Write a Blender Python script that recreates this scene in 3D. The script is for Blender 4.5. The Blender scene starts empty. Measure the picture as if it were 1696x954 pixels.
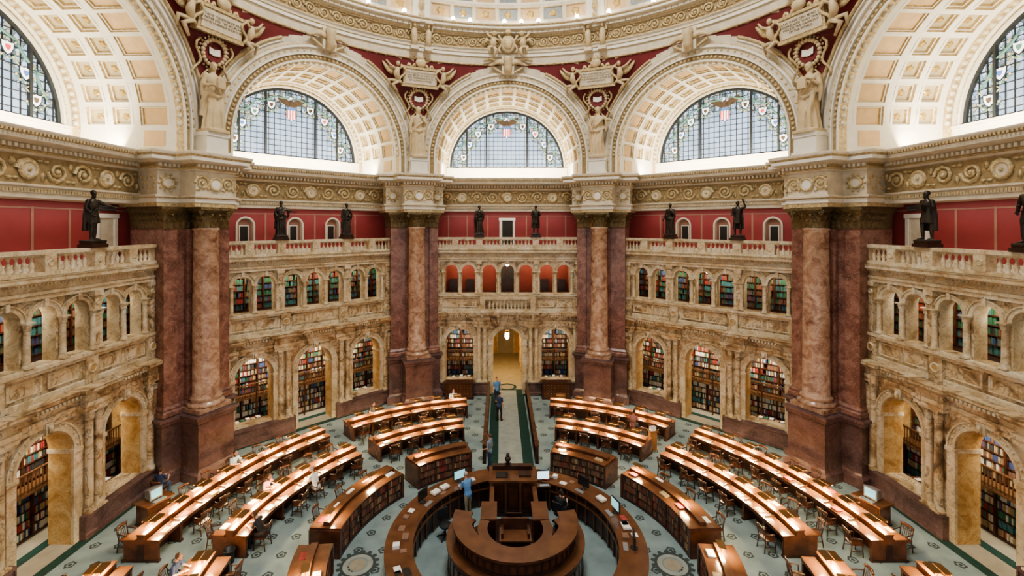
import bpy, math, random
from math import sin, cos, pi, radians, sqrt, atan2, hypot
from mathutils import Vector, Matrix
from mathutils.bvhtree import BVHTree
random.seed(4)
SC = bpy.context.scene
COL = SC.collection

# ------------------------------------------------------------ materials
def _new(name):
    m = bpy.data.materials.new(name); m.use_nodes = True
    n = m.node_tree.nodes; l = m.node_tree.links
    return m, n, l, n['Principled BSDF']
def _coord(n, l, scale=1.0):
    tc = n.new('ShaderNodeTexCoord'); oi = n.new('ShaderNodeObjectInfo')
    mu = n.new('ShaderNodeVectorMath'); mu.operation = 'MULTIPLY_ADD'
    cb = n.new('ShaderNodeCombineXYZ')
    for k in range(3): l.new(oi.outputs['Random'], cb.inputs[k])
    l.new(cb.outputs[0], mu.inputs[0]); mu.inputs[1].default_value = (17, 23, 11)
    l.new(tc.outputs['Object'], mu.inputs[2])
    return mu.outputs[0]
def simple(name, col, rough=.5, metal=0., var=.18, scale=5., bump=0., bscale=30.):
    m, n, l, b = _new(name)
    co = _coord(n, l)
    t = n.new('ShaderNodeTexNoise'); t.inputs['Scale'].default_value = scale; t.inputs['Detail'].default_value = 5
    l.new(co, t.inputs['Vector'])
    r = n.new('ShaderNodeValToRGB')
    r.color_ramp.elements[0].position = .3; r.color_ramp.elements[1].position = .7
    r.color_ramp.elements[0].color = (*[max(0, c*(1-var)) for c in col], 1)
    r.color_ramp.elements[1].color = (*[min(1, c*(1+var)) for c in col], 1)
    l.new(t.outputs[0], r.inputs[0]); l.new(r.outputs[0], b.inputs['Base Color'])
    b.inputs['Roughness'].default_value = rough; b.inputs['Metallic'].default_value = metal
    if bump:
        t2 = n.new('ShaderNodeTexNoise'); t2.inputs['Scale'].default_value = bscale; l.new(co, t2.inputs['Vector'])
        bp = n.new('ShaderNodeBump'); bp.inputs['Strength'].default_value = bump; bp.inputs['Distance'].default_value = .05
        l.new(t2.outputs[0], bp.inputs['Height']); l.new(bp.outputs[0], b.inputs['Normal'])
    return m
def marble(name, stops, scale=.8, dist=1.5, rough=.25, veins=(.1, .06, .04), vs=1.3, vamt=.7, stretch=(1, 1, 1)):
    m, n, l, b = _new(name)
    co = _coord(n, l)
    mp = n.new('ShaderNodeMapping'); mp.inputs['Scale'].default_value = stretch; l.new(co, mp.inputs[0]); co = mp.outputs[0]
    t = n.new('ShaderNodeTexNoise'); t.inputs['Scale'].default_value = scale; t.inputs['Detail'].default_value = 9
    t.inputs['Roughness'].default_value = .62; t.inputs['Distortion'].default_value = dist
    l.new(co, t.inputs['Vector'])
    r = n.new('ShaderNodeValToRGB'); cr = r.color_ramp
    cr.elements[0].position = stops[0][0]; cr.elements[0].color = (*stops[0][1], 1)
    cr.elements[1].position = stops[-1][0]; cr.elements[1].color = (*stops[-1][1], 1)
    for p, c in stops[1:-1]:
        e = cr.elements.new(p); e.color = (*c, 1)
    l.new(t.outputs[0], r.inputs[0])
    t2 = n.new('ShaderNodeTexNoise'); t2.inputs['Scale'].default_value = vs; t2.inputs['Detail'].default_value = 7
    t2.inputs['Distortion'].default_value = 2.2; l.new(co, t2.inputs['Vector'])
    s = n.new('ShaderNodeMath'); s.operation = 'SUBTRACT'; s.inputs[1].default_value = .5; l.new(t2.outputs[0], s.inputs[0])
    a = n.new('ShaderNodeMath'); a.operation = 'ABSOLUTE'; l.new(s.outputs[0], a.inputs[0])
    mr = n.new('ShaderNodeMapRange'); mr.inputs[1].default_value = 0; mr.inputs[2].default_value = .03
    mr.inputs[3].default_value = vamt; mr.inputs[4].default_value = 0; l.new(a.outputs[0], mr.inputs[0])
    mx = n.new('ShaderNodeMix'); mx.data_type = 'RGBA'
    l.new(mr.outputs[0], mx.inputs['Factor']); l.new(r.outputs[0], mx.inputs['A']); mx.inputs['B'].default_value = (*veins, 1)
    l.new(mx.outputs['Result'], b.inputs['Base Color']); b.inputs['Roughness'].default_value = rough
    return m
def emis(name, col, st):
    m, n, l, b = _new(name)
    b.inputs['Base Color'].default_value = (*col, 1)
    b.inputs['Emission Color'].default_value = (*col, 1); b.inputs['Emission Strength'].default_value = st
    return m
def glassmat():
    m, n, l, b = _new('stained_glass')
    tc = n.new('ShaderNodeTexCoord'); co = tc.outputs['Object']
    sep = n.new('ShaderNodeSeparateXYZ'); l.new(co, sep.inputs[0])
    cb = n.new('ShaderNodeCombineXYZ'); l.new(sep.outputs[0], cb.inputs[0]); l.new(sep.outputs[2], cb.inputs[2])
    ln = n.new('ShaderNodeVectorMath'); ln.operation = 'LENGTH'; l.new(cb.outputs[0], ln.inputs[0])
    no = n.new('ShaderNodeTexNoise'); no.inputs['Scale'].default_value = 1.3; l.new(co, no.inputs['Vector'])
    ad = n.new('ShaderNodeMath'); ad.operation = 'MULTIPLY_ADD'; ad.inputs[1].default_value = 1.8; l.new(no.outputs[0], ad.inputs[0]); l.new(ln.outputs['Value'], ad.inputs[2])
    mr = n.new('ShaderNodeMapRange'); mr.inputs[1].default_value = 3.9; mr.inputs[2].default_value = 4.1; l.new(ad.outputs[0], mr.inputs[0])
    vo = n.new('ShaderNodeTexVoronoi'); vo.inputs['Scale'].default_value = 4.2; l.new(co, vo.inputs['Vector'])
    sc = n.new('ShaderNodeSeparateColor'); l.new(vo.outputs['Color'], sc.inputs[0])
    r = n.new('ShaderNodeValToRGB'); r.color_ramp.interpolation = 'CONSTANT'
    cols = [(0, (.18, .29, .28)), (.16, (.45, .58, .72)), (.40, (.62, .74, .88)), (.68, (.11, .16, .18)), (.78, (.46, .42, .30)), (.88, (.24, .40, .58))]
    e = r.color_ramp.elements; e[0].position = 0; e[0].color = (*cols[0][1], 1); e[1].position = cols[1][0]; e[1].color = (*cols[1][1], 1)
    for p, c in cols[2:]:
        q = e.new(p); q.color = (*c, 1)
    l.new(sc.outputs[0], r.inputs[0])
    vd = n.new('ShaderNodeTexVoronoi'); vd.feature = 'DISTANCE_TO_EDGE'; vd.inputs['Scale'].default_value = 4.2; l.new(co, vd.inputs['Vector'])
    st = n.new('ShaderNodeMath'); st.operation = 'GREATER_THAN'; st.inputs[1].default_value = .05; l.new(vd.outputs['Distance'], st.inputs[0])
    mul = n.new('ShaderNodeMix'); mul.data_type = 'RGBA'; l.new(st.outputs[0], mul.inputs['Factor']); mul.inputs['A'].default_value = (.03, .045, .05, 1); l.new(r.outputs[0], mul.inputs['B'])
    n2 = n.new('ShaderNodeTexNoise'); n2.inputs['Scale'].default_value = .5; l.new(co, n2.inputs['Vector'])
    r2 = n.new('ShaderNodeValToRGB'); r2.color_ramp.elements[0].position = .3; r2.color_ramp.elements[0].color = (.27, .37, .50, 1); r2.color_ramp.elements[1].position = .7; r2.color_ramp.elements[1].color = (.55, .68, .86, 1)
    l.new(n2.outputs[0], r2.inputs[0])
    mx = n.new('ShaderNodeMix'); mx.data_type = 'RGBA'; l.new(mr.outputs[0], mx.inputs['Factor']); l.new(r2.outputs[0], mx.inputs['A']); l.new(mul.outputs['Result'], mx.inputs['B'])
    b.inputs['Base Color'].default_value = (.1, .12, .14, 1)
    l.new(mx.outputs['Result'], b.inputs['Emission Color']); b.inputs['Emission Strength'].default_value = 1.7
    b.inputs['Roughness'].default_value = .2
    return m
MAT = {}
MAT['siena'] = marble('siena_marble', [(.30, (.14, .09, .05)), (.40, (.36, .24, .12)), (.48, (.61, .46, .26)), (.57, (.73, .60, .40)), (.74, (.80, .72, .56))], .8, 1.8, .28, (.12, .075, .05), 1.1, .75)
MAT['siena_lt'] = marble('siena_light_marble', [(.3, (.40, .28, .155)), (.45, (.65, .52, .32)), (.6, (.78, .68, .49)), (.75, (.84, .78, .63))], 1.2, 1.2, .3, (.22, .14, .09), 2., .5)
MAT['panelm'] = marble('panel_marble', [(.3, (.38, .20, .06)), (.5, (.63, .41, .17)), (.7, (.76, .59, .31))], 1.5, 1.2, .3, (.2, .1, .05), 2.5, .5)
MAT['redm'] = marble('red_marble', [(.3, (.115, .052, .04)), (.5, (.23, .108, .08)), (.7, (.36, .20, .15))], 1.6, .8, .22, (.48, .34, .28), 2.4, .4)
MAT['colm'] = marble('column_marble', [(.28, (.19, .09, .06)), (.42, (.39, .23, .15)), (.54, (.55, .37, .255)), (.75, (.70, .54, .40))], 2.0, .9, .2, (.2, .09, .06), 3., .5)
MAT['darkm'] = marble('dark_base_marble', [(.3, (.08, .047, .045)), (.5, (.14, .082, .076)), (.72, (.22, .14, .13))], 1.1, .8, .25, (.32, .23, .2), 2., .25)
MAT['cream'] = simple('cream_plaster', (.68, .60, .46), .6, 0, .12, 3, .15)
MAT['white'] = simple('white_plaster', (.83, .79, .69), .6, 0, .05, 3)
MAT['plaster'] = simple('statue_plaster', (.58, .46, .28), .5, 0, .14, 4)
MAT['tan'] = simple('tan_plaster', (.33, .24, .12), .6, 0, .2, 6, .4, 14)
MAT['gold'] = simple('gilt_ornament', (.60, .47, .26), .42, .15, .35, 9, .6, 25)
MAT['goldb'] = simple('bright_gilding', (.60, .43, .17), .3, .5, .2, 9)
MAT['bronzec'] = simple('bronze_gilt_capital', (.20, .15, .075), .4, .5, .35, 8, .4)
MAT['peach'] = simple('peach_panel', (.66, .47, .26), .6, 0, .1, 3)
MAT['recess'] = simple('coffer_recess', (.52, .45, .31), .6, 0, .1, 3)
MAT['red'] = simple('pompeian_red_wall', (.30, .05, .05), .55, 0, .1, 1.2)
MAT['redd'] = simple('dark_red_spandrel', (.16, .018, .020), .6, 0, .15, 2)
MAT['redb'] = simple('red_border', (.36, .19, .13), .6, 0, .1, 2)
MAT['orange'] = simple('terracotta_red_wall', (.24, .045, .028), .6, 0, .12, 2)
MAT['yellow'] = simple('golden_vestibule', (.66, .42, .09), .5, 0, .2, 2)
MAT['wood'] = simple('mahogany', (.088, .034, .018), .26, 0, .35, 3)
MAT['woodt'] = simple('mahogany_top', (.15, .067, .032), .2, 0, .25, 2)
MAT['woodd'] = simple('dark_mahogany', (.045, .019, .012), .35, 0, .3, 4)
MAT['woodr'] = simple('oak_rail', (.18, .09, .04), .4, 0, .25, 4)
MAT['brass'] = simple('brass', (.32, .19, .08), .35, .7, .1, 5)
MAT['bronze'] = simple('dark_bronze', (.055, .045, .035), .36, .6, .3, 4)
MAT['black'] = simple('black_plastic', (.02, .02, .02), .4, 0, .1)
MAT['grey'] = simple('grey_metal', (.3, .3, .3), .4, .2, .1)
MAT['iron'] = simple('window_iron', (.03, .035, .04), .5, .3, .1)
MAT['paper'] = simple('paper', (.85, .83, .78), .7, 0, .04)
MAT['carpet'] = simple('teal_carpet', (.25, .33, .335), .95, 0, .16, 1.4, .2, 120)
MAT['rosette'] = simple('rosette_pile', (.055, .075, .072), .95, 0, .1)
MAT['rosette2'] = simple('rosette_buff', (.34, .31, .23), .95, 0, .1)
MAT['green'] = simple('green_carpet', (.015, .055, .04), .95, 0, .2)
MAT['beige'] = simple('beige_floor', (.40, .36, .27), .8, 0, .1, 2)
MAT['runner'] = simple('runner_carpet', (.34, .37, .33), .95, 0, .12, 3)
MAT['lamp'] = emis('lamp_glow', (1, .72, .37), 250)
MAT['bulb'] = emis('bulb_glow', (1, .88, .68), 30)
MAT['screen'] = emis('screen_glow', (.25, .55, .60), 1.2)
MAT['screenw'] = emis('screen_white_glow', (.6, .8, .9), 1.6)
MAT['glass'] = glassmat()
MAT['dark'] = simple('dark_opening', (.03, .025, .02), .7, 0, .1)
MAT['whitef'] = simple('white_frame', (.64, .57, .45), .5, 0, .04)
MAT['bluep'] = simple('dome_blue', (.28, .32, .34), .6, 0, .15)
MAT['sred'] = emis('shield_red', (.55, .07, .07), 1.)
MAT['swhite'] = emis('shield_white', (.75, .8, .85), 1.4)
MAT['sblue'] = emis('shield_blue', (.08, .15, .42), 1.)
MAT['sgreen'] = emis('garland_green', (.09, .20, .16), .8)
MAT['sgold'] = emis('garland_gold', (.45, .36, .18), 1.)
MAT['eagle'] = simple('eagle_glass', (.10, .07, .05), .4, 0, .2)
bookc = [(.20, .10, .06), (.33, .055, .045), (.05, .17, .10), (.06, .10, .24), (.44, .33, .19), (.05, .05, .05), (.76, .73, .64), (.24, .14, .09), (.07, .22, .24), (.54, .44, .24)]
for i, c in enumerate(bookc):
    MAT['bk%d' % i] = simple('book_cloth_%d' % (i+1), c, .6, 0, .2, 8)
for k, c in dict(skin=(.62, .36, .25), skin2=(.30, .16, .10), hairb=(.03, .02, .014), hairg=(.45, .42, .38), hairbr=(.12, .06, .03), blue=(.14, .30, .55), navy=(.03, .05, .12),
                 whitec=(.75, .75, .74), blackc=(.025, .025, .028), greyc=(.22, .28, .36), khaki=(.40, .33, .22), jeans=(.07, .11, .20), shoe=(.03, .02, .018), pink=(.60, .30, .34), plaid=(.30, .12, .12), lip=(.45, .15, .13)).items():
    MAT[k] = simple('figure_'+k, c, .75, 0, .08, 12)

# ------------------------------------------------------------ mesh builder
class MB:
    def __init__(s): s.v = []; s.f = []; s.m = []; s.s = []
    def add(s, vs, fs, mat, sm=False):
        o = len(s.v); s.v.extend([tuple(p) for p in vs])
        for f in fs: s.f.append(tuple(i+o for i in f)); s.m.append(mat); s.s.append(sm)
    def quad(s, a, b, c, d, mat): s.add([a, b, c, d], [(0, 1, 2, 3)], mat)
    def box(s, x0, x1, y0, y1, z0, z1, mat, T=None):
        vs = [(x, y, z) for z in (z0, z1) for y in (y0, y1) for x in (x0, x1)]
        if T: vs = [T(Vector(p)) for p in vs]
        s.add(vs, [(0, 2, 3, 1), (4, 5, 7, 6), (0, 1, 5, 4), (2, 6, 7, 3), (0, 4, 6, 2), (1, 3, 7, 5)], mat)
    def lathe(s, cx, cy, prof, mat, n=16, sm=True, axis='z', cap=True):
        vs = []; fs = []
        for r, z in prof:
            for i in range(n):
                a = 2*pi*i/n
                vs.append((cx+r*cos(a), cy+r*sin(a), z))
        m = len(prof)
        for j in range(m-1):
            for i in range(n):
                k = (i+1) % n; fs.append((j*n+i, j*n+k, (j+1)*n+k, (j+1)*n+i))
        s.add(vs, fs, mat, sm)
        if cap:
            o = len(s.v)-m*n
            s.f.append(tuple(o+i for i in range(n))[::-1]); s.m.append(mat); s.s.append(False)
            s.f.append(tuple(o+(m-1)*n+i for i in range(n))); s.m.append(mat); s.s.append(False)
    def disc(s, x, z, y, r, pr, mat, n=16, ring=0, mat2=None):   # facing -y medallion
        o = [(x+r*cos(2*pi*i/n), y, z+r*sin(2*pi*i/n)) for i in range(n)]
        p = [(x+r*.92*cos(2*pi*i/n), y-pr, z+r*.92*sin(2*pi*i/n)) for i in range(n)]
        q = [(x+r*.7*cos(2*pi*i/n), y-pr, z+r*.7*sin(2*pi*i/n)) for i in range(n)]
        w = [(x+r*.62*cos(2*pi*i/n), y-pr*.5, z+r*.62*sin(2*pi*i/n)) for i in range(n)]
        vs = o+p+q+w; fs = []
        for j in range(3):
            for i in range(n): k = (i+1) % n; fs.append((j*n+i, j*n+k, (j+1)*n+k, (j+1)*n+i))
        s.add(vs, fs, mat, True); s.add(w, [tuple(range(n))], mat2 or mat)
    def tube(s, pts, rad, mat, n=6, ref=None, flat=1., cap=True):
        pts = [Vector(p) for p in pts]; m = len(pts)
        if not hasattr(rad, '__len__'): rad = [rad]*m
        T = []
        for i in range(m):
            t = pts[min(i+1, m-1)]-pts[max(i-1, 0)]
            T.append(t.normalized() if t.length > 1e-9 else Vector((0, 0, 1)))
        if ref is None:
            best = None
            for ax in (Vector((0, 1, 0)), Vector((1, 0, 0)), Vector((0, 0, 1))):
                q = max(abs(t.dot(ax)) for t in T)
                if best is None or q < best[0]-.01: best = (q, ax)
            ref = best[1]
        vs = []
        for p, t, r in zip(pts, T, rad):
            a = t.cross(ref); a.normalize(); b = a.cross(t)
            for i in range(n):
                an = 2*pi*i/n
                vs.append(p+a*(r*cos(an))+b*(r*flat*sin(an)))
        fs = []
        for j in range(m-1):
            for i in range(n): k = (i+1) % n; fs.append((j*n+i, j*n+k, (j+1)*n+k, (j+1)*n+i))
        if cap: fs.append(tuple(range(n))[::-1]); fs.append(tuple((m-1)*n+i for i in range(n)))
        s.add(vs, fs, mat, True)
    def ell(s, c, r, mat, n=12, m=8, rot=None):
        vs = []; fs = []
        for j in range(m+1):
            a = pi*j/m
            for i in range(n):
                b = 2*pi*i/n
                p = Vector((r[0]*sin(a)*cos(b), r[1]*sin(a)*sin(b), r[2]*cos(a)))
                if rot: p = rot @ p
                vs.append(Vector(c)+p)
        for j in range(m):
            for i in range(n): k = (i+1) % n; fs.append((j*n+i, (j+1)*n+i, (j+1)*n+k, j*n+k))
        s.add(vs, fs, mat, True)
    def loft(s, rings, mat, n=28, k=0, amp=0., ph=0.):
        vs = []; fs = []
        for j, R in enumerate(rings):
            cx, cy, cz, rx, ry = R[:5]; am = amp*(R[5] if len(R) > 5 else 1)
            for i in range(n):
                a = 2*pi*i/n; q = 1+am*sin(k*a+ph+j*.25)+am*.5*sin((k*2-3)*a+ph*2)
                vs.append((cx+rx*q*cos(a), cy+ry*q*sin(a), cz))
        m = len(rings)
        for j in range(m-1):
            for i in range(n): kk = (i+1) % n; fs.append((j*n+i, j*n+kk, (j+1)*n+kk, (j+1)*n+i))
        fs.append(tuple(range(n))[::-1]); fs.append(tuple((m-1)*n+i for i in range(n)))
        s.add(vs, fs, mat, True)
    def arcband(s, uc, wc, r0, r1, y0, y1, mat, n=24, a0=0, a1=pi):
        vs = []; fs = []
        for i in range(n+1):
            a = a0+(a1-a0)*i/n
            for r, y in ((r0, y1), (r0, y0), (r1, y0), (r1, y1)):
                vs.append((uc+r*cos(a), y, wc+r*sin(a)))
        for i in range(n):
            for j in range(3): fs.append((i*4+j, (i+1)*4+j, (i+1)*4+j+1, i*4+j+1))
        s.add(vs, fs, mat)
    def sweep(s, path, prof, mats, closed=False):
        P = [Vector((p[0], p[1])) for p in path]; m = len(P); N = []
        for i in range(m):
            ds = []
            if closed or i > 0: ds.append((P[i]-P[i-1]).normalized())
            if closed or i < m-1: ds.append((P[(i+1) % m]-P[i]).normalized())
            ns = [Vector((d.y, -d.x)) for d in ds]
            if len(ns) == 1: N.append(ns[0])
            else:
                q = ns[0]+ns[1]; q = q/ max(.2, q.dot(ns[0])); N.append(q)
        k = len(prof); vs = []
        for p, nn in zip(P, N):
            for o, z in prof: vs.append((p.x+nn.x*o, p.y+nn.y*o, z))
        for i in range(m if closed else m-1):
            j = (i+1) % m
            for q in range(k-1):
                mt = mats if isinstance(mats, str) else mats[q]
                s.add([vs[i*k+q], vs[j*k+q], vs[j*k+q+1], vs[i*k+q+1]], [(0, 1, 2, 3)], mt)
    def arcbox(s, r0, r1, a0, a1, z0, z1, mat, n=None, mtop=None, z1b=None):
        a0 = radians(a0); a1 = radians(a1)
        n = n or max(2, int(abs(a1-a0)/radians(3)))
        z1b = z1 if z1b is None else z1b
        vs = []
        for i in range(n+1):
            a = a0+(a1-a0)*i/n
            for r, z in ((r0, z0), (r1, z0), (r1, z1b), (r0, z1)): vs.append((r*sin(a), r*cos(a), z))
        o = len(s.v); s.v.extend(vs)
        for i in range(n):
            for j in range(4):
                k = (j+1) % 4
                s.f.append((o+i*4+j, o+(i+1)*4+j, o+(i+1)*4+k, o+i*4+k)); s.m.append(mtop if (j == 2 and mtop) else mat); s.s.append(False)
        s.f.append((o, o+1, o+2, o+3)); s.m.append(mat); s.s.append(False)
        s.f.append((o+n*4+3, o+n*4+2, o+n*4+1, o+n*4)); s.m.append(mat); s.s.append(False)
    def panel(s, p, nrm, ins, dep, mf, ms, mc, ros=None, rr=.15):
        p = [Vector(q) for q in p]; c = sum(p, Vector())/4; nrm = Vector(nrm)
        def ring(k, d): return [q.lerp(c, k)+nrm*d for q in p]
        R = [ring(0, 0), ring(ins, 0), ring(ins*1.15, dep*.5), ring(ins*1.6, dep*.5), ring(ins*1.75, dep)]
        ml = [mf, ms, mf, ms]
        for j in range(4):
            for i in range(4):
                k = (i+1) % 4; s.add([R[j][i], R[j][k], R[j+1][k], R[j+1][i]], [(0, 1, 2, 3)], ml[j])
        s.add(R[4], [(0, 1, 2, 3)], mc)
        if ros:
            u = (p[1]-p[0]).normalized(); v = nrm.cross(u).normalized(); cc = c+nrm*dep; n = 10
            o = [cc+u*(rr*(1 if i % 2 else .7)*cos(2*pi*i/n))+v*(rr*(1 if i % 2 else .7)*sin(2*pi*i/n)) for i in range(n)]
            q = [cc-nrm*.07+u*(rr*.5*cos(2*pi*i/n))+v*(rr*.5*sin(2*pi*i/n)) for i in range(n)]
            fs = [(i, (i+1) % n, n+(i+1) % n, n+i) for i in range(n)]+[tuple(range(n, 2*n))]
            s.add(o+q, fs, ros)
    def mesh(s, name):
        me = bpy.data.meshes.new(name); me.from_pydata(s.v, [], s.f)
        keys = []
        for k in s.m:
            if k not in keys: keys.append(k)
        for k in keys: me.materials.append(MAT[k])
        ix = {k: i for i, k in enumerate(keys)}
        me.polygons.foreach_set('material_index', [ix[k] for k in s.m])
        me.polygons.foreach_set('use_smooth', s.s)
        me.update(); return me

def obj(name, me, rz=0., loc=(0, 0, 0), parent=None, sc=None):
    if isinstance(me, MB): me = me.mesh(name)
    o = bpy.data.objects.new(name, me); COL.objects.link(o)
    o.rotation_euler = (0, 0, rz); o.location = loc
    if sc: o.scale = sc if hasattr(sc, '__len__') else (sc,)*3
    if parent: o.parent = parent
    return o

def scrolls(mb, L0, L1, h0, h1, mapf, mat, rad=.065, dens=1.):
    H = h1-h0; n = max(1, int(round((L1-L0)/(H*1.15/dens)))); w = (L1-L0)/n; hm = (h0+h1)/2
    for i in range(n):
        c = L0+w*(i+.5); sg = 1 if i % 2 else -1; pts = []
        for k in range(15):
            t = k/14; a = pi+t*3.3*pi; r = H*.44*(1-t*.82)
            pts.append(mapf(c+r*cos(a), hm+sg*r*sin(a), .02))
        mb.tube(pts, [H*rad*(1.2-.5*k/14) for k in range(15)], mat, 4, cap=False)
        p = mapf(c, hm, .03); mb.ell(p, (H*.12,)*3, mat, 6, 4)
        for dd in (-.5, .5):
            q = mapf(c+w*dd*.98, hm+sg*H*.25*(1 if dd > 0 else -1), .01); mb.ell(q, (H*.10, H*.10, H*.17), mat, 6, 4)
            q = mapf(c+w*dd*.8, hm-sg*H*.36*(1 if dd > 0 else -1), .01); mb.ell(q, (H*.13, H*.09, H*.06), mat, 6, 4)

def dentils(mb, u0, u1, y, z0, z1, pr, mat, step=.2, duty=.55):
    n = int((u1-u0)/step)
    for i in range(n):
        a = u0+(u1-u0)*(i+.5-duty/2)/n; b = a+(u1-u0)/n*duty
        mb.box(a, b, y-pr, y+.01, z0, z1, mat)

def arcade(mb, u0, u1, w0, w1, yf, yb, ops, mat, msf=None, seg=14):
    msf = msf or mat
    def fq(a, b, c, d):
        mb.quad((a, yf, c), (b, yf, c), (b, yf, d), (a, yf, d), mat)
        mb.quad((a, yb, c), (a, yb, d), (b, yb, d), (b, yb, c), mat)
    x = u0
    for uc, hw, sill, sp in ops:
        fq(x, uc-hw, w0, w1)
        if sill > w0+.01:
            fq(uc-hw, uc+hw, w0, sill)
            mb.quad((uc-hw, yf, sill), (uc+hw, yf, sill), (uc+hw, yb, sill), (uc-hw, yb, sill), mat)
        for sg in (-1, 1): mb.quad((uc+sg*hw, yf, sill), (uc+sg*hw, yb, sill), (uc+sg*hw, yb, sp), (uc+sg*hw, yf, sp), msf)
        for i in range(seg):
            a, b = pi*i/seg, pi*(i+1)/seg
            xa, xb = uc-hw*cos(a), uc-hw*cos(b); za, zb = sp+hw*sin(a), sp+hw*sin(b)
            for y in (yf, yb): mb.quad((xa, y, za), (xb, y, zb), (xb, y, w1), (xa, y, w1), mat)
            mb.quad((xa, yf, za), (xb, yf, zb), (xb, yb, zb), (xa, yb, za), msf)
        x = uc+hw
    fq(x, u1, w0, w1)

def baluster(mb, x, y, z0, z1, mat, n=8, w=.085):
    H = z1-z0
    mb.lathe(x, y, [(w*.9, z0), (w*.9, z0+.08*H), (w*.55, z0+.12*H), (w, z0+.35*H), (w*.8, z0+.5*H), (w*.42, z0+.72*H), (w*.5, z0+.85*H), (w*.85, z0+.9*H), (w*.85, z1)], mat, n, cap=False)
def balustrade(mb, u0, u1, y, z0, z1, mat, posts, ph=.22):
    mb.box(u0, u1, y-.2, y+.2, z0, z0+.14, mat); mb.box(u0, u1, y-.2, y+.2, z1-.14, z1, mat); mb.box(u0, u1, y-.15, y+.15, z1-.2, z1-.14, mat)
    for p in posts: mb.box(p-ph, p+ph, y-.19, y+.19, z0+.14, z1-.14, mat); mb.disc(p, (z0+z1)/2, y-.19, .13, .03, mat, 10)
    n = int((u1-u0)/.25)
    for i in range(n):
        x = u0+(u1-u0)*(i+.5)/n
        if all(abs(x-p) > ph+.08 for p in posts): baluster(mb, x, y, z0+.14, z1-.18, mat)
def leaf(mb, base, d, side, w, h, mat, curl=.16):
    base = Vector(base); d = Vector(d); side = Vector(side); up = Vector((0, 0, 1)); vs = []
    for t, o, ww in ((0, 0, .8), (.5, .02, 1), (.85, .35, .85), (1., 1., .5), (.86, 1.25, .2)):
        c = base+up*(h*t)+d*(curl*o)
        for k in (-1, 0, 1): vs.append(c+side*(w/2*ww*k)+d*(.03 if k == 0 else 0))
    fs = []
    for j in range(4):
        for i in range(2): fs.append((j*3+i, j*3+i+1, (j+1)*3+i+1, (j+1)*3+i))
    mb.add(vs, fs, mat, True)
def small_col(mb, x, y, z0, z1, r, mat, mcap=None, n=12):
    mcap = mcap or mat; H = z1-z0
    mb.box(x-r*1.4, x+r*1.4, y-r*1.4, y+r*1.4, z0, z0+r*.5, mat)
    mb.lathe(x, y, [(r*1.35, z0+r*.5), (r*1.35, z0+r*.9), (r*1.05, z0+r*1.2), (r, z0+r*1.5), (r*.88, z1-r*2.6)], mat, n, cap=False)
    mb.lathe(x, y, [(r*.9, z1-r*2.6), (r*1.1, z1-r*2.4), (r*.95, z1-r*2.2), (r*1.1, z1-r*1.2), (r*1.5, z1-r*.5)], mcap, n, cap=False)
    mb.box(x-r*1.5, x+r*1.5, y-r*1.5, y+r*1.5, z1-r*.5, z1, mcap)
    for i in range(8):
        a = 2*pi*i/8; d = (cos(a), sin(a), 0); leaf(mb, (x+r*.9*d[0], y+r*.9*d[1], z1-r*2.3), d, (-d[1], d[0], 0), r*.7, r*1.3, mcap, r*.4)

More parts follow.
